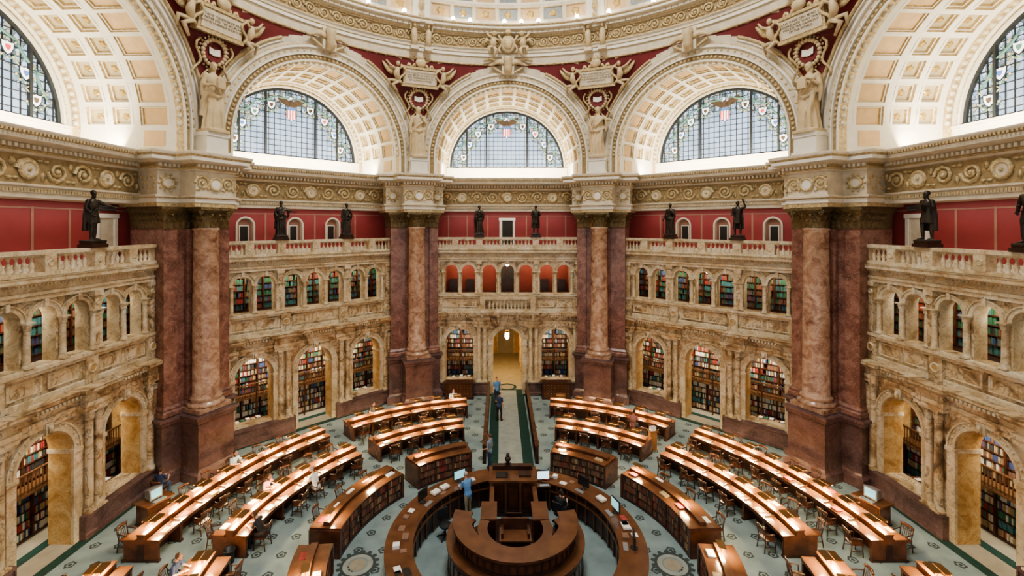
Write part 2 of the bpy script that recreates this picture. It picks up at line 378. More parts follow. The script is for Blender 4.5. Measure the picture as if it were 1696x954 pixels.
# ------------------------------------------------------------ wall bay (local: x along wall, y outward, z up)
YF = 16.6
UE = 5.7
LOWOPS = [(-3.4, 1.0, .9, 3.6), (0, 1.05, 0., 3.58), (3.4, 1.0, .9, 3.6)]
UPC = [(-4.0), (-2.78), (-1.3), 0, 1.3, 2.78, 4.0]
def make_wall(centre):
    mb = MB()
    arcade(mb, -UE, UE, 0, 5.0, YF, YF+.9, LOWOPS, 'siena', 'panelm', 18)
    for uc, hw, sl, sp in LOWOPS:
        mb.arcband(uc, sp, hw, hw+.1, YF-.10, YF, 'siena_lt', 20)
        mb.arcband(uc, sp, hw+.1, hw+.26, YF-.06, YF, 'siena_lt', 20)
        mb.arcband(uc, sp, hw+.26, hw+.32, YF-.11, YF, 'siena_lt', 20)
        for k in range(15):
            a = pi*(k+.5)/15; mb.ell((uc+(hw+.18)*cos(a), YF-.07, sp+(hw+.18)*sin(a)), (.05, .04, .05), 'siena_lt', 6, 4)
        for sg in (-1, 1):
            x = uc+sg*(hw+.14)
            mb.box(x-.16, x+.16, YF-.09, YF+.02, max(sl, .0), sp-.15, 'siena_lt'); mb.box(x-.2, x+.2, YF-.14, YF+.9, sp-.15, sp, 'siena_lt')
        mb.box(uc-.14, uc+.14, YF-.2, YF, sp+hw-.02, 5.0, 'siena_lt')
        mb.tube([(uc, YF-.2, sp+hw+.03), (uc, YF-.27, sp+hw+.15), (uc, YF-.22, sp+hw+.3)], .08, 'siena_lt', 6)
        for sg in (-1, 1):
            mb.disc(uc+sg*(hw+.14), 4.75, YF, .13, .04, 'siena_lt', 10)
    # dado
    for a, b in ((-UE, -1.25), (1.25, UE)):
        mb.sweep([(a, YF), (b, YF)], [(.35, 0), (.35, .16), (.28, .2), (.28, .74), (.34, .78), (.34, .88), (.02, .9)], 'darkm')
        e = 1 if a < 0 else -1; xx = b if a < 0 else a
        mb.box(min(xx, xx-e*.05), max(xx, xx-e*.05), YF-.33, YF, 0, .89, 'darkm')
    # pilasters
    for x in (-5.0, -4.76, -2.03, -1.62, 1.62, 2.03, 4.76, 5.0):
        small_col(mb, x, YF-.14, .9, 4.85, .15, 'siena_lt' if centre else 'siena', 'siena_lt')
    # entablature 1
    P = [(-UE, YF), (UE, YF)]
    pr = [(.0, 4.85), (.16, 4.85), (.16, 5.02), (.2, 5.04), (.2, 5.2), (.12, 5.22), (.12, 5.45), (.22, 5.5), (.38, 5.62), (.42, 5.66), (.42, 5.76), (.46, 5.8), (.0, 5.86)]
    pth = []
    for a, b in ((-UE, -4.5), (-2.3, -1.35), (1.35, 2.3), (4.5, UE)):
        pth += [(a, YF), (a, YF-.22), (b, YF-.22), (b, YF)] if a > -UE else [(a, YF-.22), (b, YF-.22), (b, YF)]
    pth = pth[:-1]
    mb.sweep(pth, pr, 'siena')
    dentils(mb, -UE, UE, YF-.3, 5.5, 5.6, .12, 'siena_lt', .16)
    # parapet band with panels
    mb.quad((-UE, YF, 5.8), (UE, YF, 5.8), (UE, YF, 7.1), (-UE, YF, 7.1), 'siena')
    mb.sweep(P, [(.12, 5.84), (.12, 6.02), (.05, 6.05)], 'siena_lt')
    mb.sweep(P, [(.0, 6.78), (.14, 6.82), (.14, 6.9), (.2, 6.94), (.2, 7.06), (0, 7.1)], 'siena_lt')
    for x0, x1 in ((-4.6, -3.5), (-3.3, -2.2), (-1.3, -.1), (.1, 1.3), (2.2, 3.3), (3.5, 4.6)):
        mb.panel([(x0, YF-.03, 6.15), (x1, YF-.03, 6.15), (x1, YF-.03, 6.7), (x0, YF-.03, 6.7)], (0, 1, 0), .12, .05, 'siena_lt', 'siena_lt', 'panelm')
        for q in (x0, x1): mb.quad((q, YF-.03, 6.15), (q, YF, 6.15), (q, YF, 6.7), (q, YF-.03, 6.7), 'siena_lt')
        mb.quad((x0, YF-.03, 6.7), (x1, YF-.03, 6.7), (x1, YF, 6.7), (x0, YF, 6.7), 'siena_lt')
    for x in (-4.9, -1.75, 1.75, 4.9): mb.box(x-.28, x+.28, YF-.16, YF, 5.84, 7.08, 'siena'); mb.disc(x, 6.42, YF-.16, .2, .05, 'siena_lt', 14, mat2='panelm')
    # upper arcade
    ops = [(u, .47, 7.1, 8.68) for u in UPC]
    arcade(mb, -UE, UE, 7.08, 9.45, YF+.05, YF+.55, ops, 'siena', 'siena_lt', 12)
    for u in UPC:
        mb.arcband(u, 8.68, .47, .62, YF-.02, YF+.05, 'siena_lt', 16); mb.arcband(u, 8.68, .62, .66, YF-.06, YF+.05, 'siena_lt', 16)
        mb.box(u-.07, u+.07, YF-.1, YF+.05, 9.13, 9.42, 'siena_lt')
    for x in (-3.39, -.65, .65, 3.39): small_col(mb, x, YF-.03, 7.1, 8.68, .11, 'siena_lt')
    for x in (-4.55, -2.2, -1.88, 1.88, 2.2, 4.55): small_col(mb, x, YF-.05, 7.1, 8.68, .1, 'siena_lt')
    for x in (-4.95, -2.04, 2.04, 4.95):
        mb.box(x-.14, x+.14, YF-.12, YF+.06, 7.1, 9.3, 'siena'); mb.box(x-.2, x+.2, YF-.18, YF+.06, 9.2, 9.42, 'siena_lt'); mb.disc(x, 8.95, YF-.12, .12, .04, 'siena_lt', 10)
    # entablature 2
    mb.sweep(P, [(.0, 9.38), (.1, 9.4), (.1, 9.55), (.15, 9.57), (.15, 9.68), (.06, 9.7), (.06, 9.88), (.16, 9.92), (.34, 10.0), (.38, 10.03), (.38, 10.13), (.42, 10.2), (-.6, 10.22)], 'siena_lt')
    dentils(mb, -UE, UE, YF-.14, 9.9, 9.98, .12, 'siena_lt', .14)
    balustrade(mb, -UE, UE, YF-.05, 10.22, 11.1, 'siena_lt', [-5.3, -3.7, -2.0, 0, 2.0, 3.7, 5.3] if not centre else [-5.3, -3.7, -2.0, 2.0, 3.7, 5.3])
    # gallery floors and ceilings behind
    mb.box(-6.6, 6.6, YF+.5, 20.9, 9.65, 10.2, 'cream'); mb.box(-6.2, 6.2, YF+.5, 20.9, 5.0, 5.3, 'cream')
    mb.box(-6.2, 6.2, YF+.5, 20.9, 6.3, 7.06, 'woodd')
    for sg in (-1, 1): mb.box(sg*5.75-.1, sg*5.75+.1, YF+.1, 20.9, 0, 9.7, 'panelm')
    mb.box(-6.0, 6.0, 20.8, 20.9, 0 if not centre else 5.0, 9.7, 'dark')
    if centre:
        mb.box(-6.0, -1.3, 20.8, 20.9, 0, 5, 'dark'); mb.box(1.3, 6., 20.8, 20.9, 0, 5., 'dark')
        mb.box(-2.2, 2.2, YF-.75, YF, 5.72, 5.95, 'siena_lt'); mb.box(-2.3, 2.3, YF-.85, YF, 5.88, 5.97, 'siena_lt')
        balustrade(mb, -1.9, 1.9, YF-.58, 5.97, 6.95, 'siena_lt', [-1.75, 1.75], .17)
        for x in (-1.8, -.65, .65, 1.8): mb.tube([(x, YF, 5.1), (x, YF-.25, 5.15), (x, YF-.3, 5.4), (x, YF-.7, 5.72)], .13, 'siena_lt', 8)
    return mb
def make_uppers(kind):
    mb = MB(); YR = 18.5
    ops = [(-3.3, .42, 11.0, 11.95), (-.45, .42, 11.0, 11.95), (2.0, .42, 11.0, 11.95)] if kind == 'd' else []
    if ops:
        arcade(mb, -7.2, 7.2, 10.2, 13.0, YR, YR+.35, ops, 'red', 'whitef', 10)
        for u, hw, sl, sp in ops:
            mb.arcband(u, sp, hw, hw+.1, YR-.05, YR, 'whitef', 14)
            for sg in (-1, 1): mb.box(u+sg*(hw+.05)-.05, u+sg*(hw+.05)+.05, YR-.05, YR, sl, sp, 'whitef')
            mb.box(u-hw-.15, u+hw+.15, YR-.1, YR, sl-.1, sl, 'whitef')
            mb.box(u-.5, u+.5, YR+.3, YR+.34, 10.9, 12.5, 'redb'); mb.box(u-.2, u+.2, YR+.26, YR+.3, 11.0, 11.9, 'dark'); mb.box(u-.26, u+.26, YR+.28, YR+.31, 10.95, 11.97, 'white')
    else:
        mb.quad((-7.2, YR, 10.2), (7.2, YR, 10.2), (7.2, YR, 13), (-7.2, YR, 13), 'red')
        drs = {'c': [0], 'l': [4.75], 'r': [-4.75]}[kind]
        for u in drs:
            mb.box(u-.58, u-.42, YR-.1, YR, 10.2, 12.3, 'white'); mb.box(u+.42, u+.58, YR-.1, YR, 10.2, 12.3, 'white'); mb.box(u-.62, u+.62, YR-.13, YR, 12.3, 12.5, 'white')
            mb.box(u-.42, u+.42, YR-.02, YR+.02, 10.2, 12.3, 'dark' if kind == 'c' else 'cream'); mb.box(u-.42, u-.36, YR-.05, YR, 10.2, 12.3, 'whitef')
            if kind != 'c':
                mb.box(u-.55, u+.55, YR-.03, YR, 12.62, 12.9, 'dark')
                for k in range(5): mb.box(u-.55, u+.55, YR-.05, YR-.02, 12.65+k*.05, 12.67+k*.05, 'grey')
    for x in (-4.4, -3.0, -1.45, 1.45, 3.0, 4.4) if kind != 'd' else (-4.6, -2.2, .8, 3.6):
        mb.box(x-.05, x+.05, YR-.015, YR, 10.4, 12.7, 'redb')
    mb.box(-7.2, 7.2, YR-.02, YR, 12.62, 12.68, 'redb')
    mb.box(-7.2, 7.2, YR-.06, YR, 10.2, 10.5, 'whitef')
    Y = 17.2
    mb.quad((-6.6, Y, 12.95), (6.6, Y, 12.95), (7.2, YR+.1, 12.95), (-7.2, YR+.1, 12.95), 'cream')
    P = [(-6.4, Y), (6.4, Y)]
    mb.sweep(P, [(-.1, 12.95), (.08, 12.95), (.08, 13.12), (.12, 13.14), (.12, 13.3), (.2, 13.36), (.2, 13.42), (0, 13.45)], 'cream')
    mb.sweep(P, [(0, 13.45), (0, 14.45)], 'tan')
    mb.sweep(P, [(0, 14.45), (.06, 14.48), (.06, 14.56), (.2, 14.62), (.2, 14.75), (.3, 14.8), (.55, 14.9), (.58, 14.93), (.58, 15.08), (.66, 15.18), (.70, 15.26), (.70, 15.32), (-.6, 15.36)], ['cream', 'cream', 'gold', 'tan', 'gold', 'cream', 'cream', 'cream', 'gold', 'cream', 'cream', 'cream'])
    dentils(mb, -6.4, 6.4, Y-.2, 14.64, 14.78, .14, 'cream', .2)
    dentils(mb, -6.2, 6.2, Y-.12, 13.16, 13.27, .04, 'gold', .12)
    dentils(mb, -6.2, 6.2, Y-.66, 15.1, 15.2, .03, 'gold', .14)
    scrolls(mb, -4.9, 4.9, 13.5, 14.42, lambda s, h, o: Vector((s, Y-o, h)), 'gold', .085)
    for x in (-3.27, 0, 3.27): mb.disc(x, 13.95, Y-.03, .36, .08, 'gold', 16, mat2='cream')
    mb.quad((-5.4, Y-.1, 15.35), (5.4, Y-.1, 15.35), (5.4, 20.35, 15.35), (-5.4, 20.35, 15.35), 'white')
    mb.quad((-5.2, 20.1, 15.35), (5.2, 20.1, 15.35), (5.2, 20.1, 16.35), (-5.2, 20.1, 16.35), 'white')
    mb.box(-5.2, 5.2, 19.95, 20.4, 16.33, 16.45, 'white')
    return mb
AC = 16.45
def make_vault():
    mb = MB()
    YA = 15.0
    for r0, r1, p, mt in ((4.9, 5.0, .06, 'white'), (5.0, 5.28, .0, 'tan'), (5.28, 5.36, .09, 'white'), (5.36, 5.66, .02, 'cream'), (5.66, 5.78, .13, 'white'), (5.78, 5.86, .08, 'gold')):
        mb.arcband(0, AC, r0, r1, YA-p, YA+.3, mt, 64)
        for sg in (-1, 1):
            a, b = sorted((sg*r0, sg*r1)); mb.box(a, b, YA-p, YA+.3, 15.3, AC, mt)
    for k in range(64):
        a = pi*(k+.5)/64; mb.ell((5.14*cos(a), YA-.02, AC+5.14*sin(a)), (.09, .06, .09), 'gold', 6, 4)
    for k in range(46):
        a = pi*(k+.5)/46; mb.ell((5.51*cos(a), YA, AC+5.51*sin(a)), (.10, .05, .10), 'gold', 6, 4)
    NA = 15
    lay = [(15.0, 15.35, 'g'), (15.35, 15.6, 'c'), (15.6, 17.05, 'P'), (17.05, 17.25, 'c'), (17.25, 18.25, 'C'), (18.25, 18.4, 'c'), (18.4, 19.4, 'C'), (19.4, 19.6, 'c'), (19.6, 20.0, 'g'), (20.0, 20.45, 'c')]
    def R(y): return 4.9-(y-15)*.035
    for y0, y1, t in lay:
        for i in range(NA):
            a0, a1 = pi*i/NA, pi*(i+1)/NA
            def pt(a, y): return Vector((R(y)*cos(a), y, AC+R(y)*sin(a)))
            if t in 'gc':
                for k in range(3):
                    b0 = a0+(a1-a0)*k/3; b1 = a0+(a1-a0)*(k+1)/3
                    mb.quad(pt(b0, y0), pt(b1, y0), pt(b1, y1), pt(b0, y1), 'white' if t == 'c' else 'gold')
                    if t == 'g':
                        mb.ell(pt((b0+b1)/2, (y0+y1)/2), (.13, (y1-y0)*.35, .13), 'cream', 6, 4)
            else:
                am = (a0+a1)/2; nr = Vector((cos(am), 0, sin(am)))
                if t == 'P': mb.panel([pt(a0, y0), pt(a1, y0), pt(a1, y1), pt(a0, y1)], nr, .16, .16, 'white', 'gold', 'peach')
                else: mb.panel([pt(a0, y0), pt(a1, y0), pt(a1, y1), pt(a0, y1)], nr, .22, .26, 'white', 'gold', 'recess', 'goldb', .19)
        for sg in (-1, 1):
            x0, x1 = sg*R(y0), sg*R(y1)
            mb.quad((x0, y0, 15.3), (x1, y1, 15.3), (x1, y1, AC), (x0, y0, AC), 'white' if t != 'g' else 'gold')
            if t == 'P': mb.box(min(x0, x0-sg*.06), max(x0, x0-sg*.06), y0+.25, y1-.25, 15.6, 16.3, 'peach')
    return mb
def make_window():
    mb = MB(); R = 4.68; n = 48
    mb.add([(0, .05, 0)]+[(R*cos(pi*i/n), .05, R*sin(pi*i/n)) for i in range(n+1)], [(0, i+1, i+2) for i in range(n)], 'glass')
    mb.arcband(0, 0, 4.35, 4.5, -.06, .05, 'iron', 48); mb.arcband(0, 0, 4.58, 4.9, -.12, .1, 'gold', 48); mb.arcband(0, 0, 4.5, 4.6, -.2, .1, 'white', 48)
    for i in range(40):
        a = pi*(i+.5)/40; mb.ell((4.74*cos(a), -.12, 4.74*sin(a)), (.09, .06, .09), 'cream', 6, 4)
    mb.box(-R, R, -.1, .1, -.02, .1, 'iron')
    for x in (-3.15, -1.6, 1.6, 3.15):
        h = sqrt(4.4**2-x*x); mb.box(x-.06, x+.06, -.09, .05, 0, h, 'iron')
    step = .35; k = int(4.3/step)
    for i in range(-k, k+1):
        x = i*step; h = sqrt(max(.01, 4.35**2-x*x)); mb.box(x-.016, x+.016, -.0, .05, 0, h, 'iron')
    for j in range(1, k+1):
        z = j*step; w = sqrt(max(.01, 4.35**2-z*z)); mb.box(-w, w, 0, .05, z-.016, z+.016, 'iron')
    def shield(cx, cz, s, m1, m2):
        out = [(-1, 1), (-.4, .85), (0, 1.05), (.4, .85), (1, 1), (.95, 0), (.6, -.7), (0, -1.2), (-.6, -.7), (-.95, 0)]
        mb.add([(cx+a*s*1.25, -.02, cz+b*s*1.25) for a, b in out], [tuple(range(10))], 'iron')
        mb.add([(cx+a*s, -.035, cz+b*s) for a, b in out], [tuple(range(10))], m1)
        mb.add([(cx+a*s*.5, -.05, cz+b*s*.5) for a, b in out], [tuple(range(10))], m2)
    sh = [(14, 'swhite', 'eagle'), (32, 'swhite', 'sblue'), (50, 'swhite', 'sred'), (69, 'swhite', 'eagle'), (111, 'swhite', 'eagle'), (130, 'swhite', 'sgreen'), (148, 'swhite', 'sblue'), (166, 'swhite', 'eagle')]
    for ang, m1, m2 in sh:
        a = radians(ang); cx, cz = 3.5*cos(a), 3.5*sin(a); shield(cx, cz, .23, m1, m2)
        for q in range(9):
            b = radians(200+17.5*q); mb.ell((cx+.4*cos(b), -.03, cz+.4*sin(b)), (.06, .02, .06), 'sgreen' if q % 2 else 'sgold', 6, 4)
        for sg in (-1, 1): mb.tube([(cx+sg*.28, -.03, cz+.25), (cx+sg*.42, -.03, cz+.4), (cx+sg*.3, -.03, cz+.5)], .03, 'sgold', 4)
    for i in range(8):
        a0 = radians(14+18.1*i+ (0 if i < 4 else 1)); a1 = a0+radians(18)
        mb.tube([((4.02-.16*sin(pi*t/6))*cos(a0+(a1-a0)*t/6), -.03, (4.02-.16*sin(pi*t/6))*sin(a0+(a1-a0)*t/6)) for t in range(7)], [.03, .05, .06, .07, .06, .05, .03], 'sgreen', 5)
    for i in range(7):
        x0 = -.3+i*.6/7; xm = x0+.3/7; d = .22*(1-abs(xm)/.3)
        mb.add([(x0, -.04, 2.62-d), (x0+.6/7, -.04, 2.62-d), (x0+.6/7, -.04, 3.1), (x0, -.04, 3.1)], [(0, 1, 2, 3)], 'sred' if i % 2 == 0 else 'swhite')
    mb.box(-.3, .3, -.05, -.03, 3.1, 3.3, 'sblue')
    for sg in (-1, 1):
        w = [(0, 3.35), (.15, 3.7), (.45, 3.9), (.95, 3.98), (.85, 3.78), (.88, 3.7), (.7, 3.6), (.65, 3.48), (.4, 3.42), (.2, 3.3)]
        mb.add([(sg*a, -.05, b) for a, b in w], [tuple(range(10)) if sg < 0 else tuple(range(10))[::-1]], 'eagle')
        mb.tube([(sg*.2, -.05, 3.3), (sg*.35, -.05, 3.0), (sg*.5, -.05, 2.85)], [.03, .05, .02], 'sgreen', 5)
    mb.ell((0, -.05, 3.55), (.15, .05, .28), 'eagle', 10, 6); mb.ell((-.05, -.06, 3.88), (.09, .05, .1), 'swhite', 8, 6)
    return mb
def make_spandrel():
    mb = MB(); NP = 60; NR = 16; HT = 23.3; AR = 5.84
    def P(i, j):
        ph = radians(-22.5+45*i/NP); u = 15*math.tan(ph)
        hb = AC+sqrt(AR*AR-u*u) if abs(u) < AR else 15.3
        h = hb+(HT-hb)*j/NR
        t = (h-max(hb, 17))/(HT-max(hb, 17)); t = max(0, min(1, t)); t = t*t*(3-2*t)
        r = (15/cos(ph))*(1-t)+15*t
        return Vector((r*sin(ph), r*cos(ph), h)), u, h
    for i in range(NP):
        for j in range(NR):
            q = [P(i, j), P(i+1, j), P(i+1, j+1), P(i, j+1)]
            uu = sum(a[1] for a in q)/4; hh = sum(a[2] for a in q)/4
            d = hypot(uu, hh-AC)
            mt = 'redd' if (d > 6.3 and 17.8 < hh < 22.75) else 'cream'
            mb.add([a[0] for a in q], [(0, 1, 2, 3)], mt)
    def onsurf(u, h, o=0):
        ph = atan2(u, 15); hb = AC+sqrt(AR*AR-u*u) if abs(u) < AR else 15.3
        t = (h-max(hb, 17))/(HT-max(hb, 17)); t = max(0, min(1, t)); t = t*t*(3-2*t)
        r = (15/cos(ph))*(1-t)+15*t-o
        return Vector((r*sin(ph), r*cos(ph), h))
    for rr, th, mt in ((6.26, .09, 'gold'), (6.08, .05, 'white')):
        for sg in (-1, 1):
            pts = []
            for k in range(37):
                a = radians(8+58*k/36); u = rr*cos(a); h = AC+rr*sin(a)
                if u < 6.15 and h < 22.85: pts.append(onsurf(sg*u, h, .03))
            if len(pts) > 2: mb.tube(pts, th, mt, 5)
    for sg in (-1, 1):
        pts = [onsurf(sg*u, 22.78, .03) for u in [1.2+.35*k for k in range(15)] if u < 6.2]
        mb.tube(pts, .07, 'gold', 5)
    mb.box(-.4, .4, 14.6, 15.0, 22.05, 23.3, 'cream'); mb.tube([(0, 14.55, 22.0), (0, 14.4, 22.3), (0, 14.5, 22.8), (0, 14.35, 23.2)], [.2, .28, .25, .3], 'plaster', 8)
    for sg in (-1, 1):
        mb.tube([(sg*(.3+.35*sin(t*.5)*(1+t*.3)), 14.75, 22.1+.14*t) for t in range(8)], .09, 'gold', 5)
        mb.tube([(sg*(.2+.16*t), 14.6, 22.75+.12*sin(t*.7)) for t in range(8)], [.2, .22, .2, .17, .14, .1, .08, .03], 'plaster', 6, flat=.5)
    return mb
wall_mesh = make_wall(False).mesh('wall_arcade'); wall_mesh_c = make_wall(True).mesh('wall_arcade_central')
up = {k: make_uppers(k).mesh('gallery_entablature') for k in 'cdlr'}
vault = make_vault().mesh('coffered_arch'); window = make_window().mesh('lunette_window'); spand = make_spandrel().mesh('spandrel')
bays = [('wall_far', 0, 'c'), ('wall_far_left', -45, 'd'), ('wall_far_right', 45, 'd'), ('wall_left', -90, 'l'), ('wall_right', 90, 'r')]
def bookcase(mb, u0, u1, y, z0, z1, pitch, seed, cols=None, wmin=.05, wmax=.09, depth=.28):
    rnd = random.Random(seed)
    mb.quad((u0, y+depth, z0), (u1, y+depth, z0), (u1, y+depth, z1), (u0, y+depth, z1), 'woodd')
    n = int((z1-z0)/pitch); p = (z1-z0)/n
    for i in range(n+1): mb.box(u0, u1, y-.03, y+depth, z0+i*p-.02, z0+i*p+.02, 'wood')
    ns = max(1, int(round((u1-u0)/1.0))); w = (u1-u0)/ns
    for i in range(ns+1):
        x = u0+i*w; mb.box(x-.035, x+.035, y-.06, y+depth, z0, z1, 'wood')
    mb.box(u0-.04, u1+.04, y-.1, y+depth, z1, z1+.08, 'wood')
    for i in range(n):
        for k in range(ns):
            x = u0+k*w+.05; xe = u0+(k+1)*w-.05; base = rnd.choice(cols or range(10)); z = z0+i*p+.02
            while x < xe-.03:
                if rnd.random() < .12: base = rnd.choice(cols or range(10))
                if rnd.random() < .04: x += .1; continue
                bw = min(rnd.uniform(wmin, wmax), xe-x); h = p*rnd.uniform(.66, .88); yy = y+rnd.uniform(0, .05)
                mt = 'bk%d' % (base if rnd.random() < .6 else rnd.choice(cols or range(10)))
                mb.add([(x, yy, z), (x+bw-.006, yy, z), (x+bw-.006, yy, z+h), (x, yy, z+h), (x, yy+.2, z), (x+bw-.006, yy+.2, z), (x+bw-.006, yy+.2, z+h), (x, yy+.2, z+h)],
                       [(0, 1, 2, 3), (3, 2, 6, 7), (0, 3, 7, 4), (1, 5, 6, 2)], mt)
                x += bw
    return mb
def lowercase(segs, seed):
    mb = MB()
    for a, b in segs:
        bookcase(mb, a, b, 18.55, .08, 1.8, .34, seed, [1, 6, 6, 9, 4, 2, 3, 8, 6]); bookcase(mb, a, b, 18.95, 1.98, 4.7, .34, seed+7, [0, 5, 4, 5, 7, 9, 6, 2, 3, 1, 8, 0])
    return mb
bc_low = lowercase([(-5.5, 5.5)], 1).mesh('bookcase_lower')
bc_c = lowercase([(-5.5, -1.5), (1.5, 5.5)], 2).mesh('bookcase_centre')
bc_up = bookcase(MB(), -5.5, 5.5, 18.0, 7.1, 9.3, .34, 5, [0, 1, 2, 2, 8, 5, 7, 2, 3, 8]).mesh('bookcase_upper')
def galrail(g, a, b):
    g.box(a, b, 18.15, 18.85, 1.86, 1.95, 'woodr'); g.box(a, b, 18.15, 18.21, 2.66, 2.72, 'woodr'); g.box(a, b, 18.16, 18.2, 2.05, 2.08, 'woodr')
    k = int((b-a)/.14)
    for i in range(k): x = a+(b-a)*(i+.5)/k; g.box(x-.014, x+.014, 18.16, 18.2, 1.95, 2.66, 'woodr')
    for i in range(5): x = a+(b-a)*i/4; g.box(x-.04, x+.04, 18.14, 18.22, 0, 2.7, 'wood')
gm = MB(); galrail(gm, -5.6, 5.6); galm = gm.mesh('mezzanine_railing')
gl = MB(); galrail(gl, -5.6, -1.45); galrail(gl, 1.45, 5.6); galc = gl.mesh('mezzanine_railing')
at = MB()
for x in (-3.4, 3.4):
    at.box(x-.8, x+.8, 17.6, 18.05, .78, .84, 'woodt')
    for q in (-.7, .7): at.box(x+q-.04, x+q+.04, 17.65, 18.0, 0, .78, 'wood')
    for q in range(5): at.box(x-.65+q*.28, x-.65+q*.28+.2, 17.66, 17.94, .84, .85+.03*(q % 3), 'paper' if q % 2 == 0 else 'bk%d' % (q+1))
atm = at.mesh('alcove_table')
for i, (nm, th, kd) in enumerate(bays):
    rz = -radians(th)
    w = obj(nm, wall_mesh_c if kd == 'c' else wall_mesh, rz)
    u = obj('gallery_entablature', up[kd], 0, parent=w)
    if th == 45: u.scale = (-1, 1, 1)
    obj('coffered_arch', vault, 0, parent=w); obj('spandrel', spand, 0, parent=w)
    n = Vector((sin(radians(th)), cos(radians(th)), 0))
    obj('window_%d' % (i+1), window, rz, n*20.32+Vector((0, 0, AC)))
    obj('alcove_table', atm, rz)
    if kd == 'c':
        obj('bookcase', bc_c, rz); obj('mezzanine_railing', galc, rz)
        m = MB()
        m.quad((-5.6, 18.4, 7.06), (5.6, 18.4, 7.06), (5.6, 18.4, 9.65), (-5.6, 18.4, 9.65), 'orange')
        for x in (-.75, .75): m.box(x-.08, x+.08, 18.28, 18.4, 7.06, 8.9, 'wood')
        m.box(-.85, .85, 18.25, 18.4, 8.9, 9.1, 'wood'); m.box(-.67, .67, 18.35, 18.39, 7.06, 8.9, 'woodd'); m.box(-.02, .02, 18.3, 18.36, 7.06, 8.9, 'wood')
        m.box(-.55, -.1, 18.32, 18.36, 7.9, 8.7, 'dark'); m.box(.1, .55, 18.32, 18.36, 7.9, 8.7, 'dark')
        for x in (-4.6, -3.4, -2, 2, 3.4, 4.6): m.box(x-.05, x+.05, 18.35, 18.4, 7.06, 9.65, 'redb')
        for x in (-4.0, -2.78, 2.78, 4.0): m.box(x-.3, x+.3, 18.1, 18.35, 7.06, 7.95, 'woodd')
        obj('door_1', m, rz)
    else:
        obj('bookcase', bc_low, rz); obj('bookcase', bc_up, rz); obj('mezzanine_railing', galm, rz)
g = MB()
for x in (-3.4, 0, 3.4):
    g.ell((x, 17.35, 9.1), (.12, .12, .12), 'bulb', 10, 8); g.tube([(x, 17.35, 9.6), (x, 17.35, 9.2)], .02, 'brass', 6)
glm = g.mesh('globe_lamp')
for nm, th, kd in bays: obj('globe_lamp', glm, -radians(th))
# vestibule
v = MB()
v.box(-1.35, -1.25, 17.5, 27, 0, 5, 'yellow'); v.box(1.25, 1.35, 17.5, 27, 0, 5, 'yellow'); v.box(-1.35, 1.35, 27, 27.1, 0, 5, 'yellow')
v.arcband(0, 3.55, 1.2, 1.6, 17.5, 27, 'yellow', 16)
for y in (19, 21.5, 24): v.arcband(0, 3.55, 1.08, 1.22, y, y+.3, 'gold', 16); v.box(-1.26, -1.1, y, y+.3, 0, 3.55, 'siena_lt'); v.box(1.1, 1.26, y, y+.3, 0, 3.55, 'siena_lt')
v.box(-.75, .75, 26.9, 27, 0, 2.6, 'beige'); v.box(-.85, -.72, 26.85, 27, 0, 2.7, 'siena_lt'); v.box(.72, .85, 26.85, 27, 0, 2.7, 'siena_lt')
obj('wall_vestibule', v)
l = MB(); l.tube([(0, 18.8, 4.7), (0, 18.8, 3.9)], .015, 'brass', 6); l.lathe(0, 18.8, [(.05, 3.95), (.16, 3.8), (.16, 3.45), (.05, 3.3)], 'bulb', 10); l.lathe(0, 18.8, [(.1, 4.0), (.19, 3.9), (.19, 3.86), (.1, 3.9)], 'brass', 10)
obj('hanging_lantern', l)

